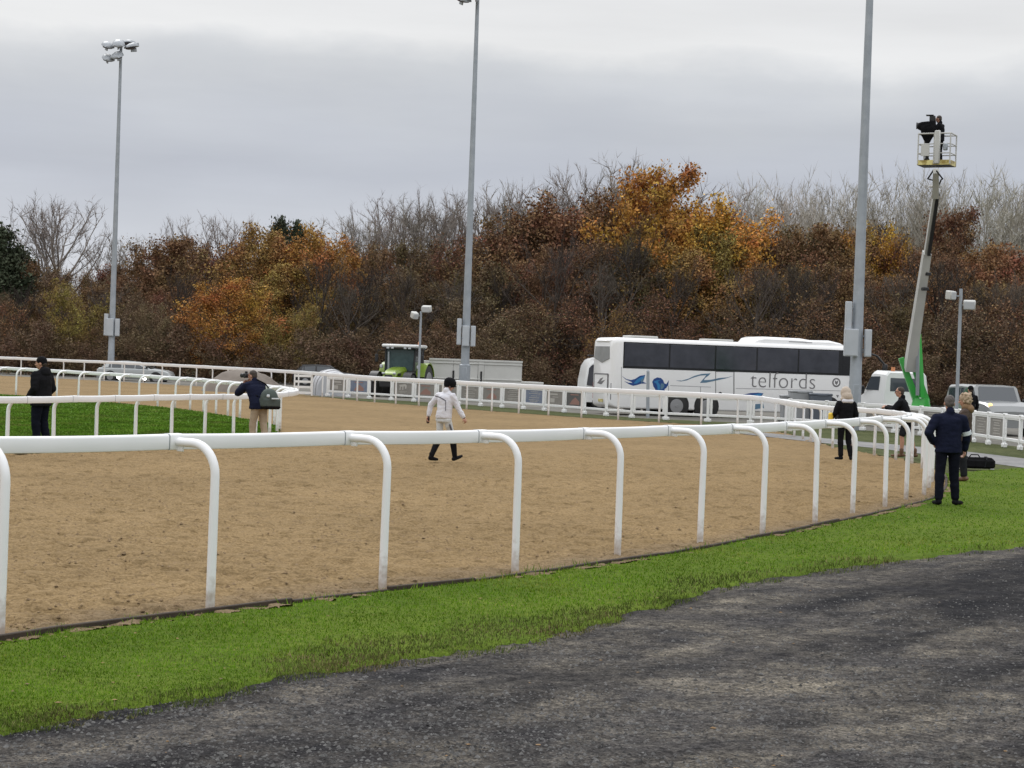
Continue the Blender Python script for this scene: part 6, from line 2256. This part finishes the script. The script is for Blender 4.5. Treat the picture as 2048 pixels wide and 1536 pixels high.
mb = MB(); mb.cap(J['neck'] + V((-.10, -.075, -.02)), J['neck'] + V((.10, -.075, -.02)), .055, .055, 12); remeshed(mb, 'hood_lining', M['whitecl'], wm, .012, 2)
yb = thing('yellow_bag', 'small yellow bag carried at the left side of the hooded person', 'bag', wm.location, wm.rotation_euler.z); yb.scale = wm.scale
mb = MB(); mb.box((-.33, .14, 1.03), (.10, .16, .24), None, .03); remeshed(mb, 'bag_body', M['yellow'], yb, .014, 2)

# 5 man in shorts leaning on the rail
q = G(1806, 914)
sm, J, HP, hr = person('person with glasses in black jacket and shorts leaning forearms on the rail', q, R(68), 1.76,
       dict(pel=(0, -.06, .94), chest=(0, .05, 1.26), waist=(0, -.02, 1.07), neck=(0, .09, 1.44), head=(0, .14, 1.59), sL=(-.19, .08, 1.38), sR=(.19, .07, 1.38), eL=(-.28, .24, 1.16), wL=(-.08, .45, 1.20),
            eR=(.28, .22, 1.16), wR=(.06, .44, 1.22), hL=(-.095, -.06, .91), hR=(.095, -.06, .91), kL=(-.11, .03, .5), aL=(-.12, .02, .085), tL=(-.14, .2, .03), kR=(.11, -.14, .49), aR=(.12, -.26, .085), tR=(.14, -.08, .03)),
       'blackcl', 'charcoal', 'brownshoe', 'hairdark', None, True, -.12, 1.12, gaze=R(6), short=True, curlL=.9, curlR=.9, palmL=(0, 0, -1), palmR=(0, 0, -1), tname='shorts')
mb = MB()
for s in (-1, 1):
    mb.tube([HP(s * .034 + .026 * math.cos(a), .104, .006 + .02 * math.sin(a)) for a in [2 * math.pi * k / 10 for k in range(11)]], .004, 5)
    mb.tube([HP(s * .06, .10, .008), HP(s * .082, -.0, .008)], .004, 5)
mb.tube([HP(-.01, .108, .008), HP(.01, .108, .008)], .004, 5)
mb.build('glasses', M['blackp'], sm)
for q_ in 'LR':
    mb = MB(); A = J['a' + q_]; mb.cap(A + V((0, 0, .02)), A + V((0, .0, .10)), .05, .053, 12); mb.build('boot_cuff', M['brownshoe'], sm)

# 6 man in navy with his back to us
q = G(1892, 1010, -.015)
nv, J, HP, hr = person('person in navy jacket and trousers with a pale armband on the near grass', q, R(4), 1.76,
       dict(pel=(0, 0, .96), sL=(-.215, -.01, 1.40), sR=(.215, -.01, 1.40), eL=(-.34, -.06, 1.14), wL=(-.225, .06, .98), eR=(.30, .02, 1.13), wR=(.305, .10, .88), kL=(-.12, .0, .5), aL=(-.14, -.06, .085), tL=(-.15, .12, .03), kR=(.12, .03, .5),
            aR=(.16, .04, .085), tR=(.28, .17, .03), hL=(-.10, 0, .92), hR=(.10, 0, .92)),
       'navy', 'navytr', 'blackcl', 'hairgrey', None, True, -.13, 1.20, gaze=R(-8), nod=R(-8), leg=1.10, curlR=1.0)
mb = MB(); e, s_ = J['eR'], J['sR']; mb.tube([s_.lerp(e, .80), s_.lerp(e, 1.02)], .080, 14); mb.build('armband', M['reflect'], nv)

# 7 fair-haired person in a brown jacket behind him
q = G(1925, 962, -.015)
bj, J, HP, hr = person('person with fair curly hair in a brown jacket, half hidden by the navy jacket', q, R(72), 1.72,
       dict(eL=(-.27, .0, 1.14), wL=(-.22, .2, 1.0), eR=(.27, .0, 1.14), wR=(.22, .2, 1.0)), 'brownc', 'charcoal', 'brownshoe', None, None, True, -.16, 1.14, nod=R(-10))
mb = MB(); mb.ell(HP(0, -.03, .05), (.112, .122, .105), hr, 16, 12); mb.ell(HP(0, -.07, -.02), (.10, .075, .09), hr, 14, 10)
for k in range(26):
    a = k * 2.4; zz = .14 - k * .0075
    mb.ell(HP(.095 * math.cos(a), -.035 + .105 * math.sin(a) * (1 if math.sin(a) < .3 else .6), zz), (.03, .03, .028), None, 8, 6)
remeshed(mb, 'hair', M['hairfair'], bj, .010, 2, .5, .008, .03)
mb = MB(); mb.cap(J['neck'] + V((-.05, .0, .01)), J['neck'] + V((.06, -.06, .0)), .085, .085, 12); mb.ell(J['neck'] + V((0, -.09, -.03)), (.14, .08, .09), None, 14, 10); remeshed(mb, 'collar', M['tan'], bj, .012, 3)

# 8 dark hatted person beyond
q = G(1938, 878)
person('person in black with a dark hat beyond the fence, behind the fair haired person', q, R(20), 1.74, None, 'blackcl', 'blackcl', 'blackcl', 'hairdark', 'beanie', True, -.1, 1.0)

# 9 camera operator in the basket
BM = Matrix.Translation(BC) @ Matrix.Rotation(BA, 4, 'Z')
op_loc = BM @ Vector((.04, .16, .058))
op, J, HP, hr = person('person in black operating a television camera up in the boom lift basket', op_loc, R(58), 1.76,
       dict(eL=(-.27, .12, 1.16), wL=(-.12, .34, 1.24), eR=(.27, .10, 1.16), wR=(.14, .34, 1.22), neck=(0, .03, 1.46), head=(0, .07, 1.60)), 'blackcl', 'blackcl', 'blackcl', 'hairdark', None, True, -.1, 1.1, nod=R(-6))
tvp = BM @ Vector((-.33, -.06, .03))
tv = thing('television_camera', 'television camera under a black rain cover on a pedestal in the boom lift basket', 'camera', tvp, R(75))
mb = MB(); mb.tube([(0, 0, 0), (0, 0, .9)], [.07, .05], 10)
for a in (0, 2.09, 4.19):
    mb.tube([(0, 0, .35), (.2 * math.cos(a), .2 * math.sin(a), 0)], .02, 6)
mb.build('pedestal', M['blackp'], tv)
mb = MB()
mb.loft([[Vector((x, y, z)) for x, y, z in r_] for r_ in (
    [(-.05, -.05, .75), (.05, -.05, .75), (.05, .05, .75), (-.05, .05, .75)],
    [(-.15, -.20, 1.05), (.15, -.20, 1.05), (.15, .22, 1.05), (-.15, .22, 1.05)],
    [(-.19, -.26, 1.24), (.19, -.26, 1.24), (.19, .24, 1.24), (-.19, .24, 1.24)],
    [(-.17, -.26, 1.54), (.17, -.26, 1.54), (.15, .24, 1.50), (-.15, .24, 1.50)])])
mb.ell((0, .26, 1.36), (.15, .12, .14), None, 12, 8)
remeshed(mb, 'rain_cover', M['blackcl'], tv, .018, 4, .5, .012)
mb = MB(); mb.box((0, -.14, 1.62), (.26, .20, .20), None, .02); mb.box((0, -.05, 1.74), (.3, .26, .02), None, .005); mb.build('viewfinder', M['blackp'], tv)
mb = MB(); mb.tube([(0, .32, 1.38), (0, .40, 1.38)], [.10, .12], 14); mb.build('lens_hood', M['blackp'], tv)
